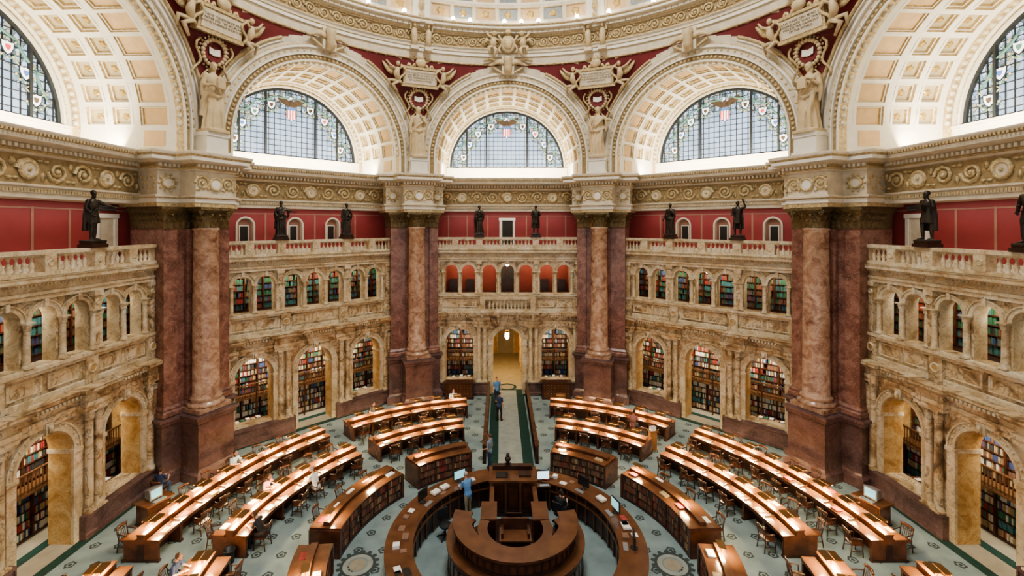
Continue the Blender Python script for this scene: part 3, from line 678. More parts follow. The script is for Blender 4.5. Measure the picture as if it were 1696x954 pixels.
# ------------------------------------------------------------ piers
def make_pier():
    mb = MB(); B = 1.72; A = .86; F = 15.28; G = 16.5
    path = [(-B, 19), (-B, G), (-A, G), (-A, F), (A, F), (A, G), (B, G), (B, 19)]
    mb.sweep(path, [(.18, 0), (.18, .45), (.1, .5), (.06, .55), (.03, .65), (.03, 2.7), (.1, 2.78), (.1, 2.9), (.2, 2.96), (.2, 3.1), (-.3, 3.15)], 'darkm')
    mb.box(-B, B, G, 19, 3.0, 3.16, 'darkm'); mb.box(-A, A, F, G, 3.0, 3.16, 'darkm')
    b2, g2 = 1.6, 16.66
    def shaft(x0, x1, y0, y1):
        mb.sweep([(x0, y1), (x0, y0), (x1, y0), (x1, y1)], [(.12, 3.15), (.12, 3.35), (.07, 3.4), (.09, 3.5), (0, 3.62), (0, 11.75), (.05, 11.8)], 'redm')
    shaft(-b2, b2, g2, 19); shaft(-.62, .62, 16.45, 17); shaft(-b2-.02, -1.0, g2-.12, 19); shaft(1.0, b2+.02, g2-.12, 19)
    mb.box(-.8, .8, 15.3, 16.8, 3.15, 3.35, 'colm')
    mb.lathe(0, 16.0, [(.76, 3.35), (.8, 3.42), (.76, 3.52), (.66, 3.56), (.64, 3.64), (.7, 3.7), (.66, 3.78), (.58, 3.84), (.575, 6), (.56, 8.5), (.52, 11.7), (.57, 11.75), (.57, 11.82), (.5, 11.84)], 'colm', 36)
    C = 'bronzec'
    mb.lathe(0, 16.0, [(.5, 11.82), (.52, 12.3), (.6, 12.6), (.72, 12.68)], C, 24)
    mb.box(-.76, .76, 15.24, 16.8, 12.68, 12.82, C)
    for row, (z, h, cu, off) in enumerate(((11.85, .38, .14, 0), (12.05, .45, .2, .5))):
        for i in range(12):
            a = 2*pi*(i+off)/12; d = (cos(a), sin(a), 0); leaf(mb, (.52*d[0], 16+.52*d[1], z), d, (-d[1], d[0], 0), .25, h, C, cu)
    for sx in (-1, 1):
        c = Vector((sx*.68, 15.34, 12.56)); mb.tube([c+Vector((.13*(1-t/14)*cos(t*.9), -.02*t/6, .13*(1-t/14)*sin(t*.9))) for t in range(12)], .04, C, 5)
    mb.sweep([(-b2-.02, 19), (-b2-.02, g2-.12), (b2+.02, g2-.12), (b2+.02, 19)], [(0, 11.8), (.03, 12.4), (.16, 12.66), (.2, 12.68), (.2, 12.82)], C)
    for (z, h, cu, off) in ((11.85, .38, .14, 0), (12.05, .45, .2, .13)):
        for k in range(12):
            x = -1.5+.27*k+off
            if abs(x) < 1.6: leaf(mb, (x, g2-.13, z), (0, -1, 0), (1, 0, 0), .25, h, C, cu)
        for k in range(6):
            for sx in (-1, 1): leaf(mb, (sx*(b2+.02), g2+.1+.27*k+off, z), (sx, 0, 0), (0, 1, 0), .25, h, C, cu)
    b3 = 1.95; a3 = .95; f3 = 15.35; g3 = 16.45
    path = [(-b3, 19.5), (-b3, g3), (-a3, g3), (-a3, f3), (a3, f3), (a3, g3), (b3, g3), (b3, 19.5)]
    mb.add([(x, y, 12.82) for x, y in path], [(0, 1, 6, 7), (2, 3, 4, 5)], 'cream')
    mb.sweep(path, [(-.1, 12.82), (.05, 12.82), (.05, 13.0), (.09, 13.02), (.09, 13.2), (.18, 13.26), (.18, 13.34), (0, 13.38)], ['cream', 'gold', 'white', 'white', 'gold', 'cream', 'cream'])
    mb.sweep(path, [(0, 13.38), (0, 14.45)], 'cream')
    mb.sweep(path, [(0, 14.45), (.08, 14.5), (.08, 14.56), (.2, 14.62), (.2, 14.75), (.3, 14.8), (.5, 14.9), (.52, 14.93), (.52, 15.08), (.6, 15.18), (.62, 15.26), (.62, 15.32), (-.9, 15.36)], ['cream', 'cream', 'gold', 'tan', 'gold', 'cream', 'cream', 'white', 'gold', 'cream', 'cream', 'cream'])
    for (x0, x1, y) in ((-a3, a3, f3), (-b3, -a3-.1, g3), (a3+.1, b3, g3)):
        dentils(mb, x0-.15, x1+.15, y-.2, 14.64, 14.78, .13, 'cream', .19)
        c = (x0+x1)/2; r = .36 if x1-x0 > 1.5 else .3
        mb.disc(c, 13.92, y-.02, r, .08, 'gold', 18, mat2='white')
        if x1-x0 > 1.5: scrolls(mb, x0+.05, c-r, 13.5, 14.35, lambda s, h, o: Vector((s, y-o, h)), 'gold', .08); scrolls(mb, c+r, x1-.05, 13.5, 14.35, lambda s, h, o: Vector((s, y-o, h)), 'gold', .08)
        else:
            for k in range(10): a = 2*pi*k/10; mb.ell((c+(r+.08)*cos(a), y-.04, 13.92+(r+.08)*sin(a)), (.07, .05, .07), 'gold', 6, 4)
    for sx in (-1, 1):
        for k in range(3):
            for j in range(8): a = 2*pi*j/8; mb.ell((sx*b3, 16.9+.75*k+.28*cos(a), 13.92+.28*sin(a)), (.05, .08, .08), 'gold', 6, 4)
    mb.box(-.62, .62, 15.1, 16.2, 15.33, 15.5, 'white'); mb.box(-.54, .54, 15.17, 16.2, 15.5, 16.2, 'white'); mb.box(-.6, .6, 15.12, 16.2, 16.2, 16.38, 'white')
    mb.box(-1.3, 1.3, 16.1, 17.5, 15.3, 16.5, 'cream')
    return mb
pm = make_pier().mesh('marble_pier')
def make_orn():
    mb = MB()
    def S(x, h, o=0):
        t = max(0, min(1, (h-17)/6.3)); t = t*t*(3-2*t); r = 16.236*(1-t)+15*t
        return Vector((x, r-abs(x)*.18*(1-t)-o-.02, h))
    c = S(0, 21.55, .25)
    def T(p):
        q = Vector((p.x, p.y*cos(.22)-p.z*sin(.22), p.z*cos(.22)+p.y*sin(.22))); return q+c
    mb.box(-1.1, 1.1, -.08, .3, -.52, .52, 'gold', T); mb.box(-.98, .98, -.12, 0, -.42, .42, 'cream', T)
    for z in (-.56, .56): mb.box(-1.2, 1.2, -.16, .3, z-.07, z+.07, 'gold', T)
    for sx in (-1, 1):
        mb.tube([T(Vector((sx*(1.15+.2*sin(t*.8)), -.1, -.5+.13*t))) for t in range(10)], .08, 'gold', 6)
        f = 'plaster'
        mb.tube([S(sx*1.35, 21.2, .2), S(sx*1.55, 21.6, .3), S(sx*1.5, 22.0, .32)], [.14, .2, .14], f, 8)
        mb.ell(S(sx*1.47, 22.22, .36), (.13, .13, .16), f)
        mb.tube([S(sx*1.6, 21.9, .32), S(sx*1.95, 22.1, .3), S(sx*2.2, 22.4, .2)], [.09, .07, .05], f, 6)
        mb.tube([S(sx*1.4, 21.9, .36), S(sx*1.1, 22.15, .36)], [.08, .05], f, 6)
        mb.tube([S(sx*1.35, 21.2, .25), S(sx*1.75, 20.95, .3), S(sx*1.4, 20.5, .25)], [.14, .12, .06], f, 7)
        mb.tube([S(sx*1.5, 21.2, .22), S(sx*2.0, 21.2, .28), S(sx*1.95, 20.75, .2)], [.13, .1, .05], f, 7)
        mb.tube([S(sx*(1.7+.12*t), 21.8+.05*t*t*.3, .12) for t in range(7)], [.22, .24, .22, .18, .14, .1, .04], 'gold', 6, flat=.4)
        mb.tube([S(sx*(.75+.18*sin(t*1.1)), 20.7-.22*t, .1) for t in range(9)], .06, 'gold', 5)
        mb.tube([S(sx*(.3+.05*t), 22.25+.13*sin(t*.9), .15) for t in range(12)], .08, 'gold', 5)
    mb.ell(S(0, 22.45, .3), (.35, .18, .3), 'plaster'); mb.ell(S(0, 22.75, .3), (.16, .14, .2), 'gold')
    for k in range(20):
        a = 2*pi*k/20; mb.ell(S(.56*cos(a), 20.25+.56*sin(a), .12), (.11, .1, .11), 'plaster', 7, 5)
    for k in range(24):
        a = 2*pi*k/24; mb.ell(S(.72*cos(a), 20.25+.72*sin(a), .06), (.06, .05, .06), 'gold', 6, 4)
    cc = S(0, 20.25, .1); n = 20
    mb.add([cc+Vector((.47*cos(2*pi*i/n), 0, .47*sin(2*pi*i/n))) for i in range(n)], [tuple(range(n))], 'redd')
    for sx in (-1, 1): mb.add([cc+Vector(p) for p in ((0, -.05, -.17), (sx*.28, -.1, -.12), (sx*.28, -.1, .2), (0, -.05, .15))], [(0, 1, 2, 3)], 'white')
    mb.tube([S(0, 19.5, .12), S(0, 19.2, .15), S(0, 18.9, .1)], [.14, .09, .03], 'gold', 8)
    for sx in (-1, 1): mb.tube([S(sx*(.12+.3*sin(t*.35)), 19.45-.12*t, .1) for t in range(9)], .05, 'gold', 5)
    return mb
orn = make_orn().mesh('pendentive_relief')
texts = ['WE TASTE THE SPICES OF ARABIA\nYET NEVER FEEL THE SCORCHING\nSUN WHICH BRINGS THEM FORTH',
         'THE INQUIRY KNOWLEDGE\nAND BELIEF OF TRUTH IS\nTHE SOVEREIGN GOOD\nOF HUMAN NATURE',
         'THE HEAVENS DECLARE\nTHE GLORY OF GOD AND\nTHE FIRMAMENT SHEWETH\nHIS HANDIWORK',
         'OF LAW THERE CAN BE NO LESS\nACKNOWLEDGED THAN THAT HER\nVOICE IS THE HARMONY\nOF THE WORLD']
pang = [-67.5, -22.5, 22.5, 67.5, -112.5, 112.5]
for i, th in enumerate(pang):
    p = obj('marble_pier', pm, -radians(th)); o = obj('pendentive_relief', orn, 0, parent=p)
    if i < 4:
        cu = bpy.data.curves.new('inscription', 'FONT'); cu.body = texts[i]; cu.size = .155; cu.align_x = 'CENTER'; cu.align_y = 'CENTER'; cu.extrude = .006
        cu.materials.append(MAT['bronzec'])
        t = bpy.data.objects.new('inscription', cu); COL.objects.link(t); t.parent = p
        tt = max(0, min(1, (21.55-17)/6.3)); tt = tt*tt*(3-2*tt); r = 16.236*(1-tt)+15*tt-.27
        t.location = (0, r-.13, 21.55); t.rotation_euler = (radians(90)+.22, 0, 0)

# ------------------------------------------------------------ dome ring and dome
d = MB()
N = 128
circ = [(15*sin(2*pi*i/N), 15*cos(2*pi*i/N)) for i in range(N)]
d.sweep(circ, [(0, 23.28), (.1, 23.3), (.1, 23.5), (.16, 23.52), (.16, 23.68), (.26, 23.74), (.26, 23.8), (.08, 23.84)], ['cream', 'white', 'gold', 'cream', 'white', 'gold', 'cream'], True)
d.sweep(circ, [(.08, 23.84), (.08, 24.6)], 'tan', True)
d.sweep(circ, [(.08, 24.6), (.16, 24.64), (.16, 24.72), (.34, 24.78), (.34, 24.9), (.6, 24.98), (.62, 25.02), (.62, 25.12), (.7, 25.2), (.72, 25.26), (-.2, 25.3)], ['cream', 'gold', 'cream', 'tan', 'cream', 'cream', 'white', 'gold', 'cream', 'cream'], True)
def ringmap(s, h, o): a = s/15; return Vector(((14.9-o)*sin(a), (14.9-o)*cos(a), h))
scrolls(d, -pi*15*.62, pi*15*.62, 23.88, 24.58, ringmap, 'gold', .09)
for i in range(160):
    a = -pi*.62+2*pi*.62*i/160; r = 14.7; x, y = r*sin(a), r*cos(a)
    q = Matrix.Rotation(-a, 3, 'Z'); T = lambda p: (q @ p)+Vector((x, y, 0))
    d.box(-.16, .16, -.13, .1, 24.76, 24.92, 'cream', T)
def dm(a, t): return Vector((14.9*cos(t)*sin(a), 14.9*cos(t)*cos(a), 25.26+13.5*sin(t)))
ns = 8
lev = [0, .03, .10, .112]
t = .112; hh = .085
while t < 1.3: lev += [t+hh]; t += hh; hh *= .97
for sct in range(ns):
    s0 = radians(-22.5+45*sct); rib = radians(2.2)
    for j in range(len(lev)-1):
        t0, t1 = lev[j], lev[j+1]
        for k in (-1, 0):
            a0, a1 = s0+rib*k, s0+rib*(k+1)
            vs = [dm(a0, t0), dm(a1, t0), dm(a1, t1), dm(a0, t1)]
            vs = [Vector((p.x*.985, p.y*.985, p.z)) for p in vs]; d.add(vs, [(0, 1, 2, 3)], 'white')
        for a in (s0-rib, s0+rib):
            p, q = dm(a, t0), dm(a, t1); d.quad(p, q, Vector((q.x*.985, q.y*.985, q.z)), Vector((p.x*.985, p.y*.985, p.z)), 'gold')
        c = dm(s0, (t0+t1)/2); c = Vector((c.x*.98, c.y*.98, c.z)); d.ell(c, (.22, .22, .3), 'gold', 8, 6)
        nc = 7; b0 = s0+rib; b1 = s0+radians(45)-rib
        for i in range(nc):
            a0 = b0+(b1-b0)*i/nc; a1 = b0+(b1-b0)*(i+1)/nc; am = (a0+a1)/2; tm = (t0+t1)/2
            q = [dm(a0, t0), dm(a1, t0), dm(a1, t1), dm(a0, t1)]
            if j in (0, 2): d.add(q, [(0, 1, 2, 3)], 'cream')
            else:
                nr = Vector((cos(tm)*sin(am), cos(tm)*cos(am), sin(tm)))
                if j == 1: d.panel(q, nr, .12, .1, 'cream', 'gold', 'bluep' if i % 2 else 'peach', 'goldb', .3)
                else: d.panel(q, nr, .16, .22, 'white', 'gold', 'peach' if (i+j) % 2 else 'bluep', 'goldb', .2)
obj('ceiling_dome', d)
b = MB()
for k in (-48, -36, -27, -14.4, -10, -1, 3.5, 8, 18, 26, 37, 49):
    a = radians(k); x, y = 14.45*sin(a), 14.45*cos(a)
    b.lathe(x, y, [(.1, 25.28), (.1, 25.36), (.05, 25.4)], 'brass', 8); b.ell((x, y, 25.5), (.13, .13, .14), 'bulb', 8, 6)
obj('cornice_light_bulbs', b)

# ------------------------------------------------------------ figures
def remesh(mb, voxel, name, extra=None, smooth=2):
    me = mb.mesh('tmp'); o = bpy.data.objects.new('tmp', me); COL.objects.link(o)
    r = o.modifiers.new('r', 'REMESH'); r.mode = 'VOXEL'; r.voxel_size = voxel; r.use_smooth_shade = True
    s = o.modifiers.new('s', 'SMOOTH'); s.factor = .5; s.iterations = smooth
    bpy.context.view_layer.update()
    dg = bpy.context.evaluated_depsgraph_get()
    me2 = bpy.data.meshes.new_from_object(o.evaluated_get(dg))
    bv = BVHTree.FromPolygons([Vector(v) for v in mb.v], mb.f)
    out = MB(); out.v = [tuple(v.co) for v in me2.vertices]
    for p in me2.polygons:
        h = bv.find_nearest(p.center); out.f.append(tuple(p.vertices)); out.m.append(mb.m[h[2]] if h[2] is not None else mb.m[0]); out.s.append(True)
    bpy.data.objects.remove(o); bpy.data.meshes.remove(me); bpy.data.meshes.remove(me2)
    if extra:
        n = len(out.v); out.v += extra.v; out.f += [tuple(i+n for i in f) for f in extra.f]; out.m += extra.m; out.s += extra.s
    return out.mesh(name)
def hand(ex, wrist, dirv, side, mat, s=1.):
    w = Vector(wrist); d = Vector(dirv).normalized(); sd = Vector(side).normalized(); up = d.cross(sd)
    ex.tube([w-d*.02, w+d*.03*s, w+d*.085*s], [.026*s, .036*s, .036*s], mat, 8, ref=up, flat=.5)
    for k, L in enumerate((.062, .072, .068, .05)):
        o = w+d*.08*s+sd*((k-1.5)*.019*s)
        ex.tube([o, o+d*L*.5*s, o+d*L*s*.9-up*.018*s], [.0095*s, .009*s, .007*s], mat, 6)
    o = w+d*.03*s-sd*.03*s; ex.tube([o, o+d*.03*s-sd*.025*s, o+d*.06*s-sd*.03*s-up*.01], [.012*s, .011*s, .008*s], mat, 6)
def head(mb, ex, c, fwd, skin, hair, long=False, beard=False):
    c = Vector(c); a = atan2(fwd[0], -fwd[1]); R = Matrix.Rotation(a, 3, 'Z')
    t = fwd[2] if len(fwd) > 2 else 0; R = R @ Matrix.Rotation(t, 3, 'X')
    def P(x, y, z): return c+R @ Vector((x, y, z))
    mb.ell(P(0, 0, .02), (.076, .095, .105), skin, 14, 10, R); mb.ell(P(0, -.03, -.05), (.056, .062, .068), skin, 12, 8, R)
    mb.tube([P(0, -.085, .03), P(0, -.118, -.012), P(0, -.09, -.02)], [.008, .016, .012], skin, 6)
    for sx in (-1, 1):
        mb.ell(P(sx*.08, 0, -.005), (.012, .022, .032), skin, 8, 6, R); ex.ell(P(sx*.03, -.088, .012), (.011, .007, .007), 'hairb' if skin[:4] == 'skin' else skin, 8, 6, R)
        mb.tube([P(sx*.012, -.092, .034), P(sx*.05, -.083, .034)], .008, skin, 5)
    ex.ell(P(0, -.092, -.055), (.022, .008, .006), 'lip' if skin[:4] == 'skin' else skin, 8, 6, R)
    mb.ell(P(0, .02, .045), (.086, .098, .097), hair, 14, 10, R)
    if long: mb.ell(P(0, .055, -.06), (.08, .055, .13), hair, 12, 8, R)
    if beard: mb.ell(P(0, -.065, -.10), (.045, .04, .06), hair, 10, 8, R)
def person(name, pose, skin='skin', hair='hairb', top='blue', bot='jeans', long=False, female=False, turn=0., lean=.0, voxel=.016):
    mb = MB(); ex = MB(); w = .92 if female else 1.
    if pose == 'stand':
        for sx in (-1, 1):
            k = .04*sx
            mb.tube([(sx*.085, 0, .95), (sx*.1, k*.5, .72), (sx*.105, -.01+k, .48), (sx*.11, .01+k, .3), (sx*.115, .02+k, .09)], [.095, .085, .06, .056, .042], bot, 12)
            mb.tube([(sx*.115, .05+k, .05), (sx*.12, -.05+k, .045), (sx*.135, -.17+k, .03)], [.045, .045, .033], 'shoe', 10, flat=.8)
        T = lambda z: -.0-lean*max(0, z-.95)
        rings = [(0, .01, .84, .155*w, .11), (0, .01, .95, .17*w, .12), (0, T(1.08), 1.08, .145*w, .1), (0, T(1.25), 1.25, .17*w, .115), (0, T(1.38), 1.38, .185*w, .1), (0, T(1.45), 1.45, .12*w, .07), (0, T(1.5), 1.5, .06, .055)]
        nk = (0, T(1.5), 1.48); hc = (0, T(1.62)-.02, 1.64)
        sh = [(sx*.19*w, T(1.4), 1.41) for sx in (-1, 1)]
        if lean > .2: el = [(sx*.25, T(1.2)-.08, 1.15) for sx in (-1, 1)]; wr = [(sx*.18, T(1.2)-.3, 1.12) for sx in (-1, 1)]
        else: el = [(-.25, .03, 1.13), (.26, .0, 1.14)]; wr = [(-.26, -.05, .88), (.2, -.2, 1.05)]
    else:
        for sx in (-1, 1):
            mb.tube([(sx*.09, .02, .55), (sx*.11, -.2, .56), (sx*.13, -.43, .54)], [.1, .088, .064], bot, 12)
            mb.tube([(sx*.13, -.43, .54), (sx*.13, -.43, .33), (sx*.13, -.40, .09)], [.064, .056, .042], bot, 12)
            mb.tube([(sx*.13, -.37, .05), (sx*.13, -.46, .045), (sx*.14, -.58, .03)], [.045, .045, .033], 'shoe', 10, flat=.8)
        L = lean; T = lambda z: .02-L*(z-.5)
        rings = [(0, .02, .46, .15*w, .12), (0, .02, .55, .175*w, .13), (0, T(.68), .68, .15*w, .11), (0, T(.85), .85, .17*w, .115), (0, T(.98), .98, .185*w, .1), (0, T(1.05), 1.05, .12*w, .07), (0, T(1.1), 1.1, .06, .055)]
        nk = (0, T(1.08), 1.08); hc = (0, T(1.22)-.04, 1.235)
        sh = [(sx*.19*w, T(1.0), 1.01) for sx in (-1, 1)]; el = [(sx*.26, T(.85)-.12, .80) for sx in (-1, 1)]; wr = [(sx*.13, T(.85)-.36, .83) for sx in (-1, 1)]
    mb.loft(rings, top, 24, 5, .012)
    mb.tube([nk, (nk[0], nk[1]-.01, nk[2]+.1)], [.056, .052], skin, 10)
    for i in (0, 1):
        s0, e, q = Vector(sh[i]), Vector(el[i]), Vector(wr[i]); m = s0.lerp(e, .55)
        mb.ell(s0, (.065, .062, .065), top)
        mb.tube([s0, m, s0.lerp(e, .8)], [.06, .055, .05], top, 10); mb.tube([s0.lerp(e, .75), e, e.lerp(q, .4), q], [.044, .042, .038, .027], skin, 10)
        hand(ex, q, q-e, (1 if i == 0 else -1, 0, 0), skin)
    head(mb, ex, hc, (sin(turn), -cos(turn), -.25 if pose != 'stand' else 0), skin, hair, long)
    return remesh(mb, voxel, name, ex)
def statue(name, kind, m, seed, voxel=.018):
    rnd = random.Random(seed); mb = MB(); ex = MB(); sw = rnd.choice((-1, 1))*.03
    if kind == 'robe':
        mb.loft([(0, 0, 0, .27, .21, 1.3), (0, 0, .25, .245, .19, 1.2), (sw, 0, .55, .215, .17, 1), (sw, -.01, .8, .195, .15, .7), (sw, 0, .95, .19, .135, .5), (sw*.5, 0, 1.08, .15, .11, .3), (0, 0, 1.25, .175, .12, .2), (0, 0, 1.38, .18, .1, .1), (0, 0, 1.45, .12, .07, 0), (0, 0, 1.5, .06, .05, 0)], m, 48, 9, .09, seed)
        mb.tube([(.2, -.04, 1.38), (.08, -.14, 1.2), (-.08, -.15, 1.05), (-.21, -.06, .92), (-.24, .05, .7), (-.26, .08, .35)], [.05, .055, .06, .07, .07, .05], m, 8)
        mb.tube([(-.2, -.08, .95), (0, -.17, .86), (.19, -.1, .95), (.22, .04, 1.05)], [.06, .06, .055, .05], m, 8)
        mb.tube([(.16, -.1, .9), (.12, -.19, .5), (.13, -.2, .05)], [.06, .05, .06], m, 8); mb.tube([(.05, -.12, .8), (0, -.19, .4), (0, -.2, .04)], [.04, .035, .045], m, 8)
        mb.loft([(0, .07, .15, .2, .12, 1), (0, .07, .8, .19, .11, 1), (0, .05, 1.42, .18, .09, .3)], m, 36, 7, .07, seed)
    else:
        for sx in (-1, 1):
            k = sx*.05
            mb.tube([(sx*.09, 0, .95), (sx*.11, k, .7), (sx*.115, k-.01, .48), (sx*.12, k, .3), (sx*.12, k+.02, .08)], [.1, .09, .063, .062, .045], m, 12)
            mb.tube([(sx*.12, .05+k, .05), (sx*.13, -.05+k, .05), (sx*.15, -.17+k, .035)], [.05, .05, .036], m, 8)
        mb.loft([(0, 0, .62, .22, .17, 1), (0, 0, .8, .2, .155, 1), (0, 0, .98, .17, .13, .5), (0, 0, 1.08, .155, .11, .3), (0, 0, 1.25, .185, .125, .2), (0, 0, 1.38, .195, .11, .1), (0, 0, 1.45, .12, .08, 0), (0, 0, 1.5, .065, .06, 0)], m, 40, 8, .05, seed)
        mb.loft([(0, .12, .35, .27, .09, 1), (0, .12, .9, .25, .09, 1), (0, .08, 1.42, .21, .07, .3)], m, 36, 7, .08, seed)
    mb.tube([(0, 0, 1.47), (0, -.01, 1.57)], [.055, .052], m, 8)
    poses = {0: ([(-.27, .02, 1.15), (-.2, -.2, 1.12)], [(.28, .0, 1.14), (.22, -.22, 1.22)]), 1: ([(-.28, -.02, 1.14), (-.3, -.16, .92)], [(.27, -.06, 1.17), (.1, -.2, 1.3)]),
             2: ([(-.29, .02, 1.16), (-.2, -.12, .98)], [(.33, -.12, 1.28), (.5, -.28, 1.22)]), 3: ([(-.27, .02, 1.14), (-.2, -.2, 1.08)], [(.38, -.02, 1.45), (.3, -.06, 1.72)])}
    L, R = poses[seed % 4]
    for sx, (e, q) in ((-1, L), (1, R)):
        s0 = Vector((sx*.19, 0, 1.4)); e, q = Vector(e), Vector(q)
        mb.ell(s0, (.075, .07, .07), m); mb.tube([s0, s0.lerp(e, .6), e], [.07, .065, .058], m, 10); mb.tube([e, e.lerp(q, .5), q], [.056, .046, .034], m, 10); hand(ex, q, q-e, (sx*-1, 0, 0), m, 1.25)
        if kind == 'robe': mb.tube([e, e+Vector((0, .02, -.15)), e+Vector((-sx*.04, .03, -.42))], [.06, .06, .03], m, 8)
    if seed % 4 == 0: mb.box(-.1, .12, -.33, -.24, 1.05, 1.33, m)
    if seed % 4 == 1: mb.tube([(-.31, -.18, 1.1), (-.32, -.2, .0)], .02, m, 8)
    if seed % 4 == 2: mb.tube([(-.2, -.14, .9), (-.1, -.22, 1.15)], [.045, .045], m, 8)
    head(mb, ex, (0, -.02, 1.65), (sin(.35 if seed % 2 else -.3), -cos(.3), 0), m, m, kind == 'robe' and m == 'plaster', m == 'bronze' and seed % 2 == 0)
    mb.box(-.28, .28, -.26, .26, -.06, .03, m)
    return remesh(mb, voxel, name, ex)
pl = [statue('plaster_statue', 'robe', 'plaster', s) for s in (0, 1, 2, 4)]
for i, th in enumerate(pang):
    a = radians(th); obj('plaster_statue', pl[i % 4], -a, (15.5*sin(a), 15.5*cos(a), 16.38+.11), sc=1.86)
br = [statue('bronze_statue', 'coat', 'bronze', 2), statue('bronze_statue', 'robe', 'bronze', 1), statue('bronze_statue', 'coat', 'bronze', 4), statue('bronze_statue', 'coat', 'bronze', 3), statue('bronze_statue', 'robe', 'bronze', 6)]
plm = MB(); plm.box(-.36, .36, -.3, .3, 0, .14, 'woodd'); plm.box(-.31, .31, -.26, .26, .14, .2, 'woodd'); plm = plm.mesh('statue_plinth')
for k, (th, u, st) in enumerate(((0, -2, 1), (0, 2, 2), (-45, -2, 4), (-45, 2, 1), (45, -2, 1), (45, 2, 3), (-90, 1.9, 0), (-90, -2.2, 2), (90, -2.2, 2), (90, 1.4, 0))):
    a = radians(th); n = Vector((sin(a), cos(a), 0)); t = Vector((cos(a), -sin(a), 0)); p = n*16.55+t*u
    o = obj('bronze_statue', br[st], -a, p+Vector((0, 0, 11.1+.2+.06)), sc=1.12)
    q = obj('plinth', plm, 0, (0, 0, -.235), parent=o, sc=.9)
ch = MB()
def putto(mb, x, z, sx, y=14.35):
    m = 'plaster'
    mb.tube([(x, y, z), (x+.03*sx, y-.05, z+.35), (x, y-.02, z+.65)], [.2, .22, .16], m, 10); mb.ell((x-sx*.05, y-.08, z+.92), (.16, .16, .18), m)
    mb.tube([(x, y, z+.6), (x+sx*.35, y-.05, z+.8), (x+sx*.5, y-.02, z+1.1)], [.09, .08, .05], m, 7); mb.tube([(x, y-.1, z+.6), (x-sx*.35, y-.15, z+.45)], [.09, .06], m, 7)
    mb.tube([(x-.05, y-.05, z+.05), (x+sx*.3, y-.25, z-.05), (x+sx*.25, y-.15, z-.5)], [.14, .12, .07], m, 8); mb.tube([(x, y-.05, z), (x-sx*.15, y-.25, z-.2), (x, y-.15, z-.65)], [.14, .12, .07], m, 8)
    mb.tube([(x+sx*.1, y+.1, z+.5), (x+sx*.45, y+.1, z+.6), (x+sx*.7, y+.1, z+.25)], [.1, .16, .05], 'gold', 7, flat=.4)
putto(ch, -.95, 23.7, -1); putto(ch, .95, 23.7, 1)
ch.ell((0, 14.5, 24.0), (.5, .22, .6), 'plaster', 16, 10); ch.ell((0, 14.35, 24.0), (.33, .15, .42), 'gold', 14, 8); ch.ell((0, 14.4, 24.75), (.25, .18, .2), 'gold', 10, 8)
for sx in (-1, 1): ch.tube([(sx*(.5+.12*sin(t)), 14.5, 23.4+.15*t) for t in range(9)], .09, 'plaster', 6); ch.tube([(sx*(.2+.16*t), 14.7, 23.1-.12*abs(sin(t*.5))) for t in range(10)], .1, 'gold', 6)
chm = ch.mesh('cherub_relief')
cd = MB()
for sx in (-1, 1):
    x = sx*.45; cd.tube([(x, 14.75, 23.4), (x, 14.6, 23.9), (x+sx*.02, 14.6, 24.4), (x, 14.6, 24.6)], [.14, .2, .2, .1], 'plaster', 10); cd.ell((x, 14.55, 24.8), (.12, .13, .15), 'plaster')
    cd.tube([(x, 14.6, 24.5), (x+sx*.28, 14.6, 24.5), (x+sx*.2, 14.5, 24.9)], [.07, .06, .05], 'plaster', 6)
    cd.box(x-.25, x+.25, 14.4, 15, 23.2, 23.42, 'cream'); cd.box(x-.28, x+.28, 14.3, 15, 24.9, 25.02, 'cream')
cdm = cd.mesh('caryatid_relief')
obj('cherub_relief', chm)
for th in (-67.5, -22.5, 22.5, 67.5): obj('caryatid_relief', cdm, -radians(th))

# ------------------------------------------------------------ floor
f = MB()
def octr(ap): return [(ap/cos(pi/8)*sin(pi/8+k*pi/4), ap/cos(pi/8)*cos(pi/8+k*pi/4)) for k in range(8)]
rings = [(octr(16.1), 'carpet'), (octr(16.5), 'green'), (octr(17.4), 'beige'), (octr(17.8), 'green'), (octr(21.5), 'beige')]
f.add([(x, y, 0) for x, y in rings[0][0]][::-1], [tuple(range(8))], 'carpet')
for q in range(4):
    A, B = rings[q][0], rings[q+1][0]
    for k in range(8): j = (k+1) % 8; f.quad((*A[k], 0), (*A[j], 0), (*B[j], 0), (*B[k], 0), rings[q+1][1])
f.box(-1.35, 1.35, 16.6, 27.5, -.02, .003, 'beige')
fl = obj('floor', f)
r = MB()
rr = 4.9; row = 0
while rr < 15.9:
    n = int(2*pi*rr/.98)
    for i in range(n):
        a = 2*pi*(i+.5*(row % 2))/n
        x, y = rr*sin(a), rr*cos(a)
        if y < -4 or (abs(x) < 1.3 and y > 0): continue
        k = 10
        o = [(x+.2*(1 if j % 2 else .8)*cos(2*pi*j/k), y+.2*(1 if j % 2 else .8)*sin(2*pi*j/k), .004) for j in range(k)]
        p = [(x+.11*cos(2*pi*j/k), y+.11*sin(2*pi*j/k), .004) for j in range(k)]
        r.add(o+p, [(j, (j+1) % k, k+(j+1) % k, k+j) for j in range(k)], 'rosette')
        r.add([(x+.07*cos(2*pi*j/8), y+.07*sin(2*pi*j/8), .004) for j in range(8)], [tuple(range(8))], 'rosette')
    rr += .9; row += 1
